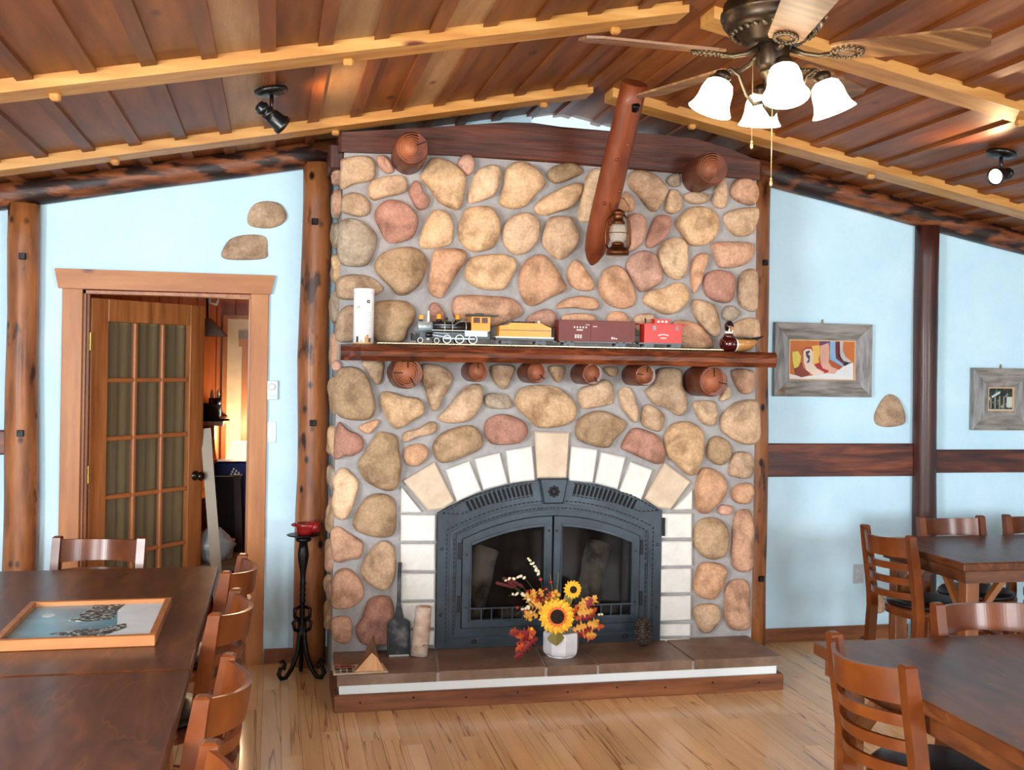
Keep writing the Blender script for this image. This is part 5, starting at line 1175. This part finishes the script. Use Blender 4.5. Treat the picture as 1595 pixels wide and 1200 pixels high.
bt = [(('sole_black', 24, 18, 20), (960, 330, 1010, 330, 1010, 520, 1050, 600, 1170, 640, 1080, 690, 1000, 660, 970, 560)), (('boot_grey', 190, 186, 190), (1012, 330, 1060, 330, 1050, 480, 1090, 570, 1170, 630, 1140, 645, 1060, 620, 1020, 560)),
      (('boot_maroon', 110, 20, 40), (955, 330, 1000, 330, 990, 560, 1080, 650, 1060, 690, 960, 600)), (('boot_blue', 130, 180, 220), (880, 330, 955, 330, 945, 480, 960, 590, 1050, 660, 1060, 700, 960, 680, 880, 600)),
      (('boot_rust', 176, 84, 40), (870, 600, 950, 640, 1050, 700, 1000, 740, 900, 720, 860, 680)), (('boot_violet', 96, 60, 110), (740, 360, 880, 360, 870, 420, 750, 420)),
      (('boot_rose', 222, 170, 150), (750, 420, 860, 380, 870, 520, 860, 640, 900, 700, 990, 740, 940, 795, 860, 790, 780, 740, 745, 600)), (('boot_yellow', 232, 190, 90), (640, 420, 740, 410, 750, 520, 720, 600, 740, 660, 660, 680, 640, 540)),
      (('boot_red', 176, 40, 40), (660, 670, 740, 640, 780, 720, 860, 750, 850, 780, 760, 780)), (('boot_redtrim', 170, 60, 50), (515, 480, 560, 440, 620, 440, 650, 480, 650, 520, 515, 520)),
      (('boot_cream', 230, 206, 190), (520, 490, 560, 460, 620, 460, 650, 500, 655, 660, 700, 720, 800, 770, 760, 805, 660, 815, 560, 750, 525, 640)),
      (('boot_brown', 132, 56, 40), (400, 720, 470, 700, 500, 640, 520, 720, 610, 780, 590, 820, 500, 840, 420, 810)), (('boot_olive', 214, 196, 90), (370, 500, 450, 490, 490, 560, 480, 620, 450, 700, 400, 720, 380, 640)),
      (('ink_curl', 60, 60, 80), (550, 500, 600, 480, 610, 500, 580, 530, 610, 560, 600, 640, 560, 650, 590, 600, 560, 560))]
for i, ((n_, r, g, b), c) in enumerate(bt): patch8('painted_boot' if n_ != 'ink_curl' else 'painted_stitching', C8(n_, r, g, b), c, i + 1)
sx0, sz1 = on_y(1511, 573, FYW); _, sz0 = on_y(1509, 670, FYW)
pw_ = 0.44
sf, (i0, i1, j0, j1) = frame('small grey barnwood framed dark picture of a snowy fence', 'snow_picture', sx0, sx0 + 0.44, sz0, sz1, 0.125, FYW)
obj('canvas', MB().box(i0, YP, j0, i1, YP + 0.003, j1), mat('paint_night', [(0.42, lin(8, 16, 14)), (0.56, lin(40, 58, 50)), (0.66, lin(190, 200, 196))], ns=22, detail=6, rough=0.5), sf)
W_ = i1 - i0; H8 = j1 - j0
for c in (((.05, .55), (.5, .85), (.5, .75), (.05, .45)),): obj('painted_rail', MB().prism([(i0 + a*W_, j0 + b*H8) for a, b in c], YP - 0.001, YP), C8('snow', 196, 204, 200), sf)
for a in (0.12, 0.28, 0.46, 0.62): obj('painted_post', MB().box(i0 + a*W_, YP - 0.001, j0 + 0.1*H8, i0 + (a+0.05)*W_, YP, j0 + 0.62*H8), C8('post%d' % int(a*100), 150, 140, 124), sf)
obj('painted_snow', MB().box(i0 + 0.76*W_, YP - 0.001, j0 + 0.15*H8, i0 + 0.97*W_, YP, j0 + 0.6*H8).box(i0 + .05*W_, YP - 0.001, j0 + 0.02*H8, i0 + 0.97*W_, YP, j0 + 0.07*H8), MATS['paint_snow'], sf)

plate = plain('switch_plate', 214, 226, 232, rough=0.35)
def wall_plate(nm, label, cat, px0, py0, px1, py1):
    x0, z1 = on_y(px0, py0, -0.006); x1, z0 = on_y(px1, py1, -0.006)
    t = thing(nm, label, cat, ((x0+x1)/2, -0.001, z0)); return t, x0, x1, z0, z1
t, x0, x1, z0, z1 = wall_plate('thermostat', 'small white wall thermostat with round dial beside the door', 'thermostat', 414, 593, 433, 623)
obj('housing', MB().bbox(x0, -0.022, z0, x1, -0.001, z1, 0.004), plate, t); obj('dial', MB().lathe([(0.02, 0), (0.019, 0.006), (0.012, 0.007)], ((x0+x1)/2, -0.022, z1 - 0.035), 20, M=RXM), plate, t)
obj('display', MB().box(x0 + 0.01, -0.0235, z0 + 0.012, x1 - 0.01, -0.022, z0 + 0.032), plain('display_grey', 170, 200, 204, rough=0.2), t)
t, x0, x1, z0, z1 = wall_plate('light_switch', 'white rocker light switch plate beside the door casing', 'light switch', 411, 657, 430, 690)
obj('cover_plate', MB().bbox(x0, -0.007, z0, x1, -0.001, z1, 0.002), plate, t); obj('rocker', MB().bbox((x0+x1)/2 - 0.015, -0.012, (z0+z1)/2 - 0.03, (x0+x1)/2 + 0.015, -0.006, (z0+z1)/2 + 0.03, 0.002), white_paint, t)
t, x0, x1, z0, z1 = wall_plate('wall_outlet', 'pale grey wall outlet plate low on the wall near the dining chair', 'outlet', 1329, 880, 1345, 909)
obj('cover_plate', MB().bbox(x0, -0.007, z0, x1, -0.001, z1, 0.002), plain('outlet_grey', 184, 190, 196, rough=0.4), t)
for k in (-1, 1): obj('socket', MB().bbox((x0+x1)/2 - 0.015, -0.010, (z0+z1)/2 + k*0.022 - 0.013, (x0+x1)/2 + 0.015, -0.006, (z0+z1)/2 + k*0.022 + 0.013, 0.003), MATS['outlet_grey'], t)
# ---------------------------------------------------------------- door leaf and the room behind it
TH = math.radians(48); DW, DT, DHT = 0.838, 0.042, 2.02
door = obj('door_1', MB().bbox(0, 0, 0.012, 0.115, DT, DHT, 0.002), oak); struct(door)
DM = Matrix.Translation((-0.985, 0.10, 0)) @ Matrix.Rotation(TH, 4, 'Z'); door.matrix_world = DM
def dpart(nm, mb, m, par=None):
    o = bpy.data.objects.new(nm, mb.mesh(nm)); o.data.materials.append(m); COL.objects.link(o); o.parent = par or door; return o
dpart('stile', MB().bbox(DW - 0.115, 0, 0.012, DW, DT, DHT, 0.002), oak)
dpart('top_rail', MB().bbox(0.115, 0, DHT - 0.125, DW - 0.115, DT, DHT, 0.002), oak); dpart('bottom_rail', MB().bbox(0.115, 0, 0.012, DW - 0.115, DT, 0.25, 0.002), oak)
gx0, gx1, gz0, gz1 = 0.115, DW - 0.115, 0.25, DHT - 0.125
cw, chh = (gx1 - gx0)/3, (gz1 - gz0)/5
muntin_m = plain('muntin_oak', 168, 102, 56, rough=0.4)
for i in (1, 2): dpart('muntin', MB().bbox(gx0 + cw*i - 0.013, 0.006, gz0, gx0 + cw*i + 0.013, DT - 0.006, gz1, 0.006), muntin_m)
for j in range(1, 5): dpart('muntin', MB().bbox(gx0, 0.008, gz0 + chh*j - 0.013, gx1, DT - 0.008, gz0 + chh*j + 0.013, 0.006), muntin_m)
pane_m = mat('door_glass', [(0.3, lin(90, 90, 80)), (0.7, lin(110, 110, 100))], rough=0.04, alpha=0.14, spec=0.4)
for i in range(3):
    for j in range(5): dpart('pane', MB().box(gx0 + cw*i + 0.012, DT/2 - 0.002, gz0 + chh*j + 0.012, gx0 + cw*(i+1) - 0.012, DT/2 + 0.002, gz0 + chh*(j+1) - 0.012), pane_m)
brassm = plain('hinge_brass', 226, 190, 90, rough=0.25, metal=0.8)
for z in (0.25, 1.05, 1.78): dpart('hinge', MB().bbox(-0.016, -0.012, z - 0.05, 0.006, 0.004, z + 0.05, 0.002), brassm)
knobm = plain('door_knob', 70, 64, 60, rough=0.15, metal=0.9)
dpart('knob', MB().lathe([(0.03, 0), (0.03, 0.006), (0.012, 0.012), (0.012, 0.03), (0.027, 0.042), (0.029, 0.055), (0.02, 0.066), (0.001, 0.069)], (DW - 0.06, 0, 0.98), 20, M=RXM), knobm)
cur = thing('door_curtain', 'beige gauze curtain hung behind the panes of the glazed door', 'curtain', DM @ Vector((DW/2, DT + 0.02, 0.2)))
curm = mat('beige_gauze', [(0.3, lin(108, 88, 54)), (0.7, lin(140, 118, 78))], scale=(14, 14, 0.4), ns=2, rough=0.9)
cm = MB(); nn = 40; vs = []
for z in (0.2, 1.0, 1.95):
    for i in range(nn + 1):
        t_ = i/nn; x = 0.09 + (DW - 0.18)*t_; y = DT + 0.016 + 0.007*math.sin(t_*58) + 0.004*math.sin(t_*23 + z)
        vs.append(DM @ Vector((x, y, z)))
cm.add(vs, [(k*(nn+1)+i, k*(nn+1)+i+1, (k+1)*(nn+1)+i+1, (k+1)*(nn+1)+i) for k in (0, 1) for i in range(nn)], True)
obj('cloth', cm, curm, cur)
obj('curtain_rod', MB().tube([DM @ Vector((0.06, DT + 0.014, 1.95)), DM @ Vector((DW - 0.06, DT + 0.014, 1.95))], 0.006, 8), brassm, cur)

# back room shell
NX0, NX1, NY1, NZ = -2.4, 0.75, 2.35, 2.42
struct(obj('floor_back_room', MB().box(NX0, 0.0, -0.06, NX1, NY1, 0.0), floor_m))
panel = mat('knotty_pine', [(0.25, lin(168, 84, 36)), (0.5, lin(196, 106, 52)), (0.75, lin(212, 128, 70))], scale=(7, 7, 0.8), ns=2.2, rough=0.45, rand=0.06, knots=((4, 4, 3.2), 0.12, lin(84, 30, 14)))
wn = struct(obj('wall_back_room', MB().box(NX0, NY1 + 0.02, -0.05, NX1, NY1 + 0.1, NZ + 0.1), panel))
x = NX0
while x < NX1 - 0.02: obj('panel_board', MB().bbox(x + 0.002, NY1, 0, min(x + 0.138, NX1), NY1 + 0.02, NZ, 0.004), panel, wn); x += 0.14
struct(obj('wall_back_room_left', MB().box(NX0 - 0.1, 0.13, -0.05, NX0, NY1, NZ + 0.1), panel)); struct(obj('wall_back_room_right', MB().box(NX1, 0.13, -0.05, NX1 + 0.1, NY1, NZ + 0.1), panel))
cn_ = struct(obj('ceiling_back_room', MB().box(NX0, 0.131, NZ + 0.02, NX1, NY1, NZ + 0.1), panel))
for i in range(11): obj('ceiling_board', MB().box(NX0, 0.14 + i*0.2, NZ, NX1, 0.335 + i*0.2, NZ + 0.02), board_m, cn_)
obj('rafter', MB().box(NX0, 0.9, NZ - 0.1, NX1, 1.0, NZ), rafter_m, cn_); obj('rafter', MB().box(NX0, 1.7, NZ - 0.1, NX1, 1.8, NZ), rafter_m, cn_)
def bp(px, py, Y): x, z = on_y(px, py, Y); return Vector((x, Y, z))
# pale panel with its pine frame on the far wall
a_, b_2 = bp(355, 497, NY1 - 0.03), bp(388, 690, NY1 - 0.03)
struct(obj('trim_5', MB().box(a_.x, NY1 - 0.03, 0.0, a_.x + 0.7, NY1 - 0.001, a_.z), plain('cream_paint', 226, 208, 178, rough=0.6)))
struct(obj('trim_6', MB().box(a_.x - 0.035, NY1 - 0.04, 0, a_.x, NY1 - 0.001, a_.z + 0.03).box(a_.x, NY1 - 0.04, a_.z, a_.x + 0.7, NY1 - 0.001, a_.z + 0.03), pine))
c_ = bp(372, 528, NY1 - 0.06)
struct(obj('trim_7', MB().box(c_.x, NY1 - 0.065, c_.z - 0.06, c_.x + 0.35, NY1 - 0.03, c_.z).box(c_.x + 0.025, NY1 - 0.055, 0.0, c_.x + 0.13, NY1 - 0.03, c_.z - 0.06), pine))
# cone lamp shade
hs = bp(323, 524, 1.35); ht = bp(323, 505, 1.35)
pl = thing('pendant_lamp', 'grey cone-shaped pendant lamp hanging in the room behind the door', 'lamp', (hs.x, 1.35, NZ))
greym = plain('shade_grey', 150, 142, 130, rough=0.6)
obj('shade', MB().lathe([(0.13, 0.0), (0.128, 0.012), (0.03, 0.115), (0.02, 0.12)], hs, 20, caps=False), greym, pl)
obj('cord', MB().tube([hs + Vector((0, 0, 0.115)), Vector((hs.x - 0.015, 1.35, NZ - 0.1)), Vector((hs.x - 0.01, 1.35, NZ))], 0.008, 8), black, pl)
whm = plain('white_plastic', 232, 230, 222, rough=0.4)
hk = bp(330, 472, 1.4); tag(obj('ceiling_hook', MB().tube([(hk.x - 0.02, 1.4, NZ), (hk.x - 0.015, 1.4, hk.z), (hk.x + 0.03, 1.4, hk.z - 0.01), (hk.x + 0.045, 1.4, hk.z + 0.03)], 0.010, 8), whm), 'white plastic hook on the back room ceiling', 'hook')
# wall shelf with corbel, candles, cap
s0 = bp(352, 657, 1.55)
shf = thing('wall_shelf', 'wooden shelf on a curved bracket in the back room', 'shelf', (s0.x - 0.2, 1.9, s0.z - 0.03))
obj('board', MB().box(s0.x - 0.9, 1.55, s0.z - 0.03, s0.x - 0.02, NY1, s0.z), oak, shf)
cbp = [(1.6, s0.z - 0.03), (1.64, s0.z - 0.12), (1.75, s0.z - 0.2), (2.0, s0.z - 0.3), (NY1 - 0.002, s0.z - 0.34), (NY1 - 0.002, s0.z - 0.03)]
mbc = MB().prism(cbp, 0, 0.04); mbc.v = [(s0.x - 0.12 + y, x, z) for x, y, z in mbc.v]; obj('bracket', mbc, pine, shf)
blu = plain('candle_wrap_blue', 110, 160, 200, rough=0.4); drk = plain('candle_wrap_dark', 40, 36, 50, rough=0.4); rdk = plain('candle_wrap_red', 110, 24, 40, rough=0.4)
for px, lab, m in ((329.5, 'white candle in red and blue wrapper on the back room shelf', rdk), (339, 'white candle in dark blue wrapper on the back room shelf', drk)):
    c = bp(px, 655, 1.92); ct = thing('wrapped_candle', lab, 'candle', (c.x, 1.92, s0.z)); o_ = Vector((c.x, 1.92, s0.z))
    obj('wrapper', MB().lathe([(0.022, 0), (0.022, 0.105)], o_, 14), blu, ct); obj('band', MB().lathe([(0.023, 0.105), (0.023, 0.15)], o_, 14), m, ct)
    obj('taper', MB().lathe([(0.013, 0.15), (0.011, 0.19), (0.004, 0.21), (0.001, 0.215)], o_, 12), whm, ct)
cp = bp(324, 655, 1.64); capm = plain('cap_black', 12, 12, 16, rough=0.9)
ctg = thing('baseball_cap', 'black cap lying on the back room shelf edge', 'cap', (cp.x, 1.64, s0.z))
obj('crown', MB().lathe([(0.1, 0.002), (0.1, 0.05), (0.085, 0.09), (0.05, 0.115), (0.001, 0.122)], (cp.x - 0.02, 1.68, s0.z), 18), capm, ctg)
obj('brim', MB().lathe([(0.075, 0.003), (0.07, 0.012), (0.001, 0.016)], (cp.x + 0.075, 1.63, s0.z), 18), capm, ctg)
# table lamp with lit shade
lp = bp(376, 716, 1.95); lt = thing('table_lamp', 'small table lamp with glowing cream shade in the back room', 'lamp', (lp.x, 1.95, lp.z - 0.25))
glow = mat('shade_glow', [(0.3, lin(255, 222, 170)), (0.7, lin(255, 234, 196))], emit=((1, 0.72, 0.4, 1), 1.6))
obj('shade', MB().lathe([(0.115, 0.0), (0.07, 0.13)], lp, 20, caps=False), glow, lt); obj('base', MB().lathe([(0.05, -0.25), (0.06, -0.2), (0.03, -0.1), (0.012, 0.0), (0.012, 0.06)], lp, 16), brassm, lt)
ll = bpy.data.lights.new('table_lamp_bulb', 'POINT'); ll.energy = 14; ll.color = (1, 0.7, 0.42); ll.shadow_soft_size = 0.04
lo_ = bpy.data.objects.new('table_lamp_bulb', ll); COL.objects.link(lo_); lo_.location = (lp.x, 1.95, lp.z + 0.2)
cabz = lp.z - 0.2505
tag(obj('side_cabinet', MB().bbox(lp.x - 0.3, 1.72, 0, lp.x + 0.35, 2.28, cabz, 0.005), oak), 'wooden cabinet carrying the small lamp in the back room', 'cabinet')
# blue tote, dark panel, board, bag, tub
bl0 = bp(334, 719, 1.5); bl1 = bp(384, 900, 1.5)
blue = mat('tote_blue', [(0.3, lin(14, 26, 84)), (0.7, lin(24, 44, 120))], ns=20, rough=0.7)
tt = thing('storage_tote', 'tall blue storage bag with white diamond print in the back room', 'storage bag', (bl1.x - 0.1, 1.5, 0))
obj('bag_body', MB().bbox(bl0.x, 1.48, 0.0, bl1.x + 0.02, 1.68, bl0.z, 0.015), blue, tt)
for i in range(4):
    for j in range(3 if i < 3 else 2):
        q = bp(364 + i*4 - j*2, 731 + i*3 + j*4, 1.478); obj('diamond_print', MB().prism([(q.x - 0.008, q.z), (q.x, q.z + 0.01), (q.x + 0.008, q.z), (q.x, q.z - 0.01)], 1.476, 1.48), whm, tt)
d0, d1 = bp(334, 742, 1.25), bp(371, 742, 1.25); dkm = plain('dark_panel', 12, 9, 9, rough=0.9); dkb = plain('dark_edge', 46, 26, 18, rough=0.8)
dp = thing('folded_table', 'dark folded table leaning upright in the back room', 'folding table', ((d0.x + d1.x)/2, 1.25, 0))
e0, e1 = bp(350, 880, 1.25), bp(378, 872, 1.25)
mb = MB().prism([(d0.x, d0.z), (d1.x - 0.03, d0.z), (e1.x - 0.03, 0.0), (d0.x + 0.02, 0.0)], 1.22, 1.26); obj('top_panel', mb, dkm, dp)
obj('edge', MB().prism([(d1.x - 0.03, d0.z + 0.01), (d1.x + 0.015, d0.z + 0.01), (e1.x + 0.02, 0.0), (e1.x - 0.03, 0.0)], 1.215, 1.265), dkb, dp)
f0, f1 = bp(320, 668, 0.75), bp(340, 889, 0.55)
tag(obj('leaning_board', MB().beam(f0, Vector((f1.x + 0.03, 0.5, 0.012)), 0.062, 0.02, up=(0, 1, 0)), plain('grey_primed_board', 176, 166, 150, rough=0.6)), 'long pale grey board leaning behind the open door', 'board')
g0 = bp(331, 858, 0.72); plas = mat('clear_plastic', [(0.3, lin(170, 190, 200)), (0.7, lin(225, 235, 240))], ns=14, rough=0.15, alpha=0.6, bump=0.5)
gg = MB(); NG = 14
vs = []
for i in range(9):
    t_ = i/8; r = (0.11*math.sin(math.pi*(0.12 + 0.8*t_))) + 0.015
    for k in range(NG):
        a = 2*math.pi*k/NG; rr = r*(1 + 0.28*mnoise.noise((math.cos(a)*2, math.sin(a)*2, t_*5))); vs.append((g0.x + rr*math.cos(a), 0.86 + rr*math.sin(a)*0.8, 0.42 + (g0.z + 0.12 - 0.42)*t_))
gg.add(vs, [(i*NG+k, i*NG+(k+1) % NG, (i+1)*NG+(k+1) % NG, (i+1)*NG+k) for i in range(8) for k in range(NG)], True)
tag(obj('plastic_bag', gg, plas), 'crumpled clear plastic bag on the low bench behind the door', 'bag')
tb0 = bp(352, 876, 0.95); tag(obj('white_tub', MB().lathe([(0.038, 0.0), (0.05, 0.11), (0.053, 0.112), (0.053, 0.12), (0.048, 0.12)], (tb0.x, 0.98, 0.42), 18), whm), 'white plastic tub on the low bench behind the door', 'tub')
bn = thing('low_bench', 'low pale bench in the room behind the door', 'bench', (tb0.x - 0.1, 0.9, 0))
obj('bench_top', MB().bbox(tb0.x - 0.45, 0.72, 0.38, tb0.x + 0.22, 1.18, 0.42, 0.004), plain('bench_grey', 140, 124, 104, rough=0.6), bn)
for sx_ in (-0.42, 0.16):
    for y_ in (0.74, 1.11): obj('leg', MB().box(tb0.x + sx_, y_, 0, tb0.x + sx_ + 0.05, y_ + 0.05, 0.38), MATS['bench_grey'], bn)

# ---------------------------------------------------------------- tables and chairs
table_e = mat('table_edge', [(0.25, lin(62, 30, 14)), (0.5, lin(94, 50, 24)), (0.75, lin(124, 70, 36))], scale=(2, 2, 6), ns=3, rough=0.3, coat=0.4)
leg_m = mat('table_leg', [(0.25, lin(104, 58, 28)), (0.5, lin(134, 80, 42)), (0.75, lin(158, 100, 58))], scale=(6, 6, 1), ns=2.5, rough=0.35, coat=0.3)
def table(label, x0, x1, y0, y1, rz=0.0, along='Y'):
    cx, cy = (x0+x1)/2, (y0+y1)/2; a, b = (x1-x0)/2, (y1-y0)/2; T = 0.76
    t = thing('dining_table', label, 'table', (cx, cy, 0)); t.rotation_euler = (0, 0, rz)
    def add(nm, mb, m): o = bpy.data.objects.new(nm, mb.mesh(nm)); o.data.materials.append(m); COL.objects.link(o); o.parent = t; return o
    add('tabletop', MB().bbox(-a, -b, T - 0.042, a, b, T, 0.005), table_m)
    ia, ib = a - 0.03, b - 0.03
    for sg in (-1, 1):
        add('apron', MB().box(-ia, sg*ib - (0.022 if sg > 0 else 0), T - 0.105, ia, sg*ib + (0 if sg > 0 else 0.022), T - 0.0425), table_e)
        add('apron', MB().box(sg*ia - (0.022 if sg > 0 else 0), -ib + 0.0225, T - 0.105, sg*ia + (0 if sg > 0 else 0.022), ib - 0.0225, T - 0.0425), table_e)
    for sx_ in (-1, 1):
        for sy_ in (-1, 1):
            lx, ly = sx_*(ia - 0.06), sy_*(ib - 0.06)
            add('leg', MB().bbox(lx - 0.036, ly - 0.036, 0, lx + 0.036, ly + 0.036, T - 0.0425, 0.004), leg_m)
            add('leg_brace', MB().beam((lx - sx_*0.03, ly, T - 0.30), (lx - sx_*0.20, ly, T - 0.09), 0.03, 0.035, up=(0, 1, 0)), leg_m)
            add('leg_brace', MB().beam((lx, ly - sy_*0.03, T - 0.30), (lx, ly - sy_*0.20, T - 0.09), 0.03, 0.035, up=(1, 0, 0)), leg_m)
    return t
table('dark dining table by the door with the framed winter picture on it', -1.45, -0.235, -2.78, -1.13)
table('bare dark dining table butted against the one with the winter picture', -1.45, -0.235, -4.44, -2.79)
table('dark dining table nearest the hearth corner, two chairs drawn up to it', 1.82, 3.0, -4.4, -2.78)
table('dark dining table by the wall below the snow picture', 3.30, 4.95, -1.51, -0.715, rz=0.0)

def make_chair(name):
    t = thing(name, '', 'chair'); BW = 0.195
    def add(nm, mb, m): o = bpy.data.objects.new(nm, mb.mesh(nm)); o.data.materials.append(m); COL.objects.link(o); o.parent = t; return o
    def post(sg):
        mb = MB(); zs = [0, 0.2, 0.42, 0.50, 0.62, 0.74, 0.83, 0.85, 0.856]; n4 = []
        for z in zs:
            y = -0.19 - 0.03*max(0, (0.42 - z)/0.42) - 0.055*max(0, (z - 0.45)/0.4)**1.2
            w_ = 0.019; dp_ = 0.024 if z < 0.83 else (0.02 if z < 0.853 else 0.012)
            if z > 0.855: w_ = 0.014
            n4 += [(sg*BW - w_, y - dp_, z), (sg*BW + w_, y - dp_, z), (sg*BW + w_, y + dp_, z), (sg*BW - w_, y + dp_, z)]
        m = len(zs)
        mb.add(n4, [(i*4+k, i*4+(k+1) % 4, (i+1)*4+(k+1) % 4, (i+1)*4+k) for i in range(m-1) for k in range(4)] + [(3, 2, 1, 0), tuple((m-1)*4+k for k in range(4))]); return mb
    for sg in (-1, 1):
        add('leg', post(sg), chair_m)
        add('leg', MB().beam((sg*0.18, 0.17, 0), (sg*0.165, 0.15, 0.42), 0.036, 0.036, up=(0, 1, 0), ch=0.005), chair_m)
    def slat(z0, z1, bow, th=0.016, crown=0.0):
        n = 41; mb = MB(); vs = []
        for i in range(n):
            t_ = -1 + 2*i/(n-1); x = t_*(BW - 0.012)
            for z in (z0, z1 - crown*(1 - t_*t_)):
                y = -0.19 - 0.055*max(0, (z - 0.45)/0.4)**1.2 - bow*(1 - t_*t_)
                vs += [(x, y - th/2, z), (x, y + th/2, z)]
        mb.add(vs, [f for i in range(n-1) for f in ((i*4, i*4+4, i*4+6, i*4+2), (i*4+1, i*4+3, i*4+7, i*4+5), (i*4, i*4+1, i*4+5, i*4+4), (i*4+2, i*4+6, i*4+7, i*4+3))] + [(0, 2, 3, 1), ((n-1)*4, (n-1)*4+1, (n-1)*4+3, (n-1)*4+2)], False)
        for k in range(len(mb.sm)): mb.sm[k] = False
        return mb
    add('top_rail', slat(0.735, 0.842, 0.088, crown=0.012), chair_m)
    for z in (0.668, 0.592, 0.516): add('slat', slat(z, z + 0.036, 0.082), chair_m)
    ring_ = MB().lathe([(0.2, 0.405), (0.212, 0.41), (0.212, 0.45), (0.2, 0.455)], (0, 0, 0), 28, sx=1.0, sy=0.97)
    add('seat_frame', ring_, chair_m)
    add('seat_pad', MB().lathe([(0.2, 0.4555), (0.205, 0.468), (0.19, 0.482), (0.12, 0.489), (0.001, 0.491)], (0, 0, 0), 28, sx=1.0, sy=0.97), vinyl)
    add('stretcher', MB().lathe([(0.165, 0.2), (0.172, 0.205), (0.172, 0.218), (0.165, 0.222), (0.155, 0.218), (0.155, 0.205), (0.165, 0.2)], (0, -0.015, 0), 24, caps=False), chair_m)
    return t
ch0 = make_chair('dining_chair')
OFF = 0.243
def place(i, label, bxw, byw, deg, group=None):     # bxw, byw: centre of the chair back's top
    c = ch0 if i == 0 else copy_tree(ch0)
    r = math.radians(deg); c.rotation_euler = (0, 0, r)
    c.location = (bxw - math.sin(r)*OFF, byw + math.cos(r)*OFF, 0)
    c['label'] = label
    if group: c['group'] = group
SPOTS = [('dining chair seen from its front at the door end of the two butted tables', -0.785, -0.83, 170),
         ('dining chair beside the picture table, next to the door casing', -0.15, -1.56, 82),
         ('dining chair beside the picture table, next to the table joint', -0.155, -2.28, 82),
         ('dining chair beside the bare butted table, next to the table joint', -0.14, -3.18, 83),
         ('dining chair beside the bare butted table, second from the table joint', -0.15, -3.90, 83),
         ('dining chair turned to the wall-side table end, its ladder back beside the outlet', 3.165, -1.05, -86),
         ('dining chair between the wall and far table, in front of the dark log post', 3.85, -0.60, 180),
         ('dining chair between the wall and far table, below the snow picture', 4.43, -0.58, 180),
         ('dining chair between the two unbutted tables, only its glossy curved top rail showing', 2.56, -2.68, 180),
         ('dining chair with full ladder back in view at the table nearest the hearth corner', 1.775, -3.21, -88)]
for i, (lb, x, y, dg) in enumerate(SPOTS): place(i, lb, x, y, dg, 'ladder-back dining chairs')

# framed winter picture lying on the left table
wfp = thing('winter_picture', 'pine framed winter moonlight picture lying flat on the table by the door', 'picture', (-0.62, -2.2, 0.76))
TZ = 0.7605
wx0, wx1, wy0, wy1 = -0.86, -0.365, -2.50, -1.93
fwd = 0.022
for a in ((wx0, wy0, wx1, wy0 + fwd), (wx0, wy1 - fwd, wx1, wy1), (wx0, wy0 + fwd, wx0 + fwd, wy1 - fwd), (wx1 - fwd, wy0 + fwd, wx1, wy1 - fwd)):
    obj('frame_side', MB().bbox(a[0], a[1], TZ, a[2], a[3], TZ + 0.036, 0.002), pine_h if a[2] - a[0] > 0.1 else pine, wfp)
obj('canvas', MB().box(wx0 + fwd, wy0 + fwd, TZ + 0.012, wx1 - fwd, wy1 - fwd, TZ + 0.02), mat('paint_winter_sky', [(0.3, lin(84, 150, 178)), (0.7, lin(124, 184, 206))], ns=6, rough=0.25), wfp)
cw_, cl_ = wx1 - wx0 - 2*fwd, wy1 - wy0 - 2*fwd
wp = lambda u, v: (wx0 + fwd + u*cw_, wy0 + fwd + v*cl_)
def wpatch(nm, m, uv, lay): obj(nm, MB().hprism([wp(*p) for p in uv], TZ + 0.02, TZ + 0.0204 + 0.0004*lay), m, wfp)
wpatch('painted_snow', C8('snow_field', 224, 242, 250), [(0.66, 0), (1, 0), (1, 1), (0.68, 1), (0.66, 0.8), (0.72, 0.4)], 0)
wpatch('painted_moon', C8('moon', 220, 236, 240), [(0.16 + 0.05*math.cos(a), 0.72 + 0.05*math.sin(a)) for a in [i*math.pi/8 for i in range(16)]], 0)
treem = mat('paint_trees', [(0.42, lin(26, 36, 44)), (0.54, lin(84, 100, 98)), (0.62, lin(226, 236, 236))], ns=60, detail=5, rough=0.5)
wpatch('painted_forest', treem, [(0.34, 0.55), (0.42, 0.62), (0.38, 0.75), (0.46, 0.85), (0.44, 0.99), (0.69, 0.99), (0.66, 0.8), (0.66, 0.55), (0.5, 0.5)], 1)
wpatch('painted_fir', treem, [(0.28, 0.2), (0.4, 0.24), (0.5, 0.3), (0.62, 0.3), (0.78, 0.42), (0.8, 0.3), (0.7, 0.15), (0.55, 0.1), (0.42, 0.14)], 2)
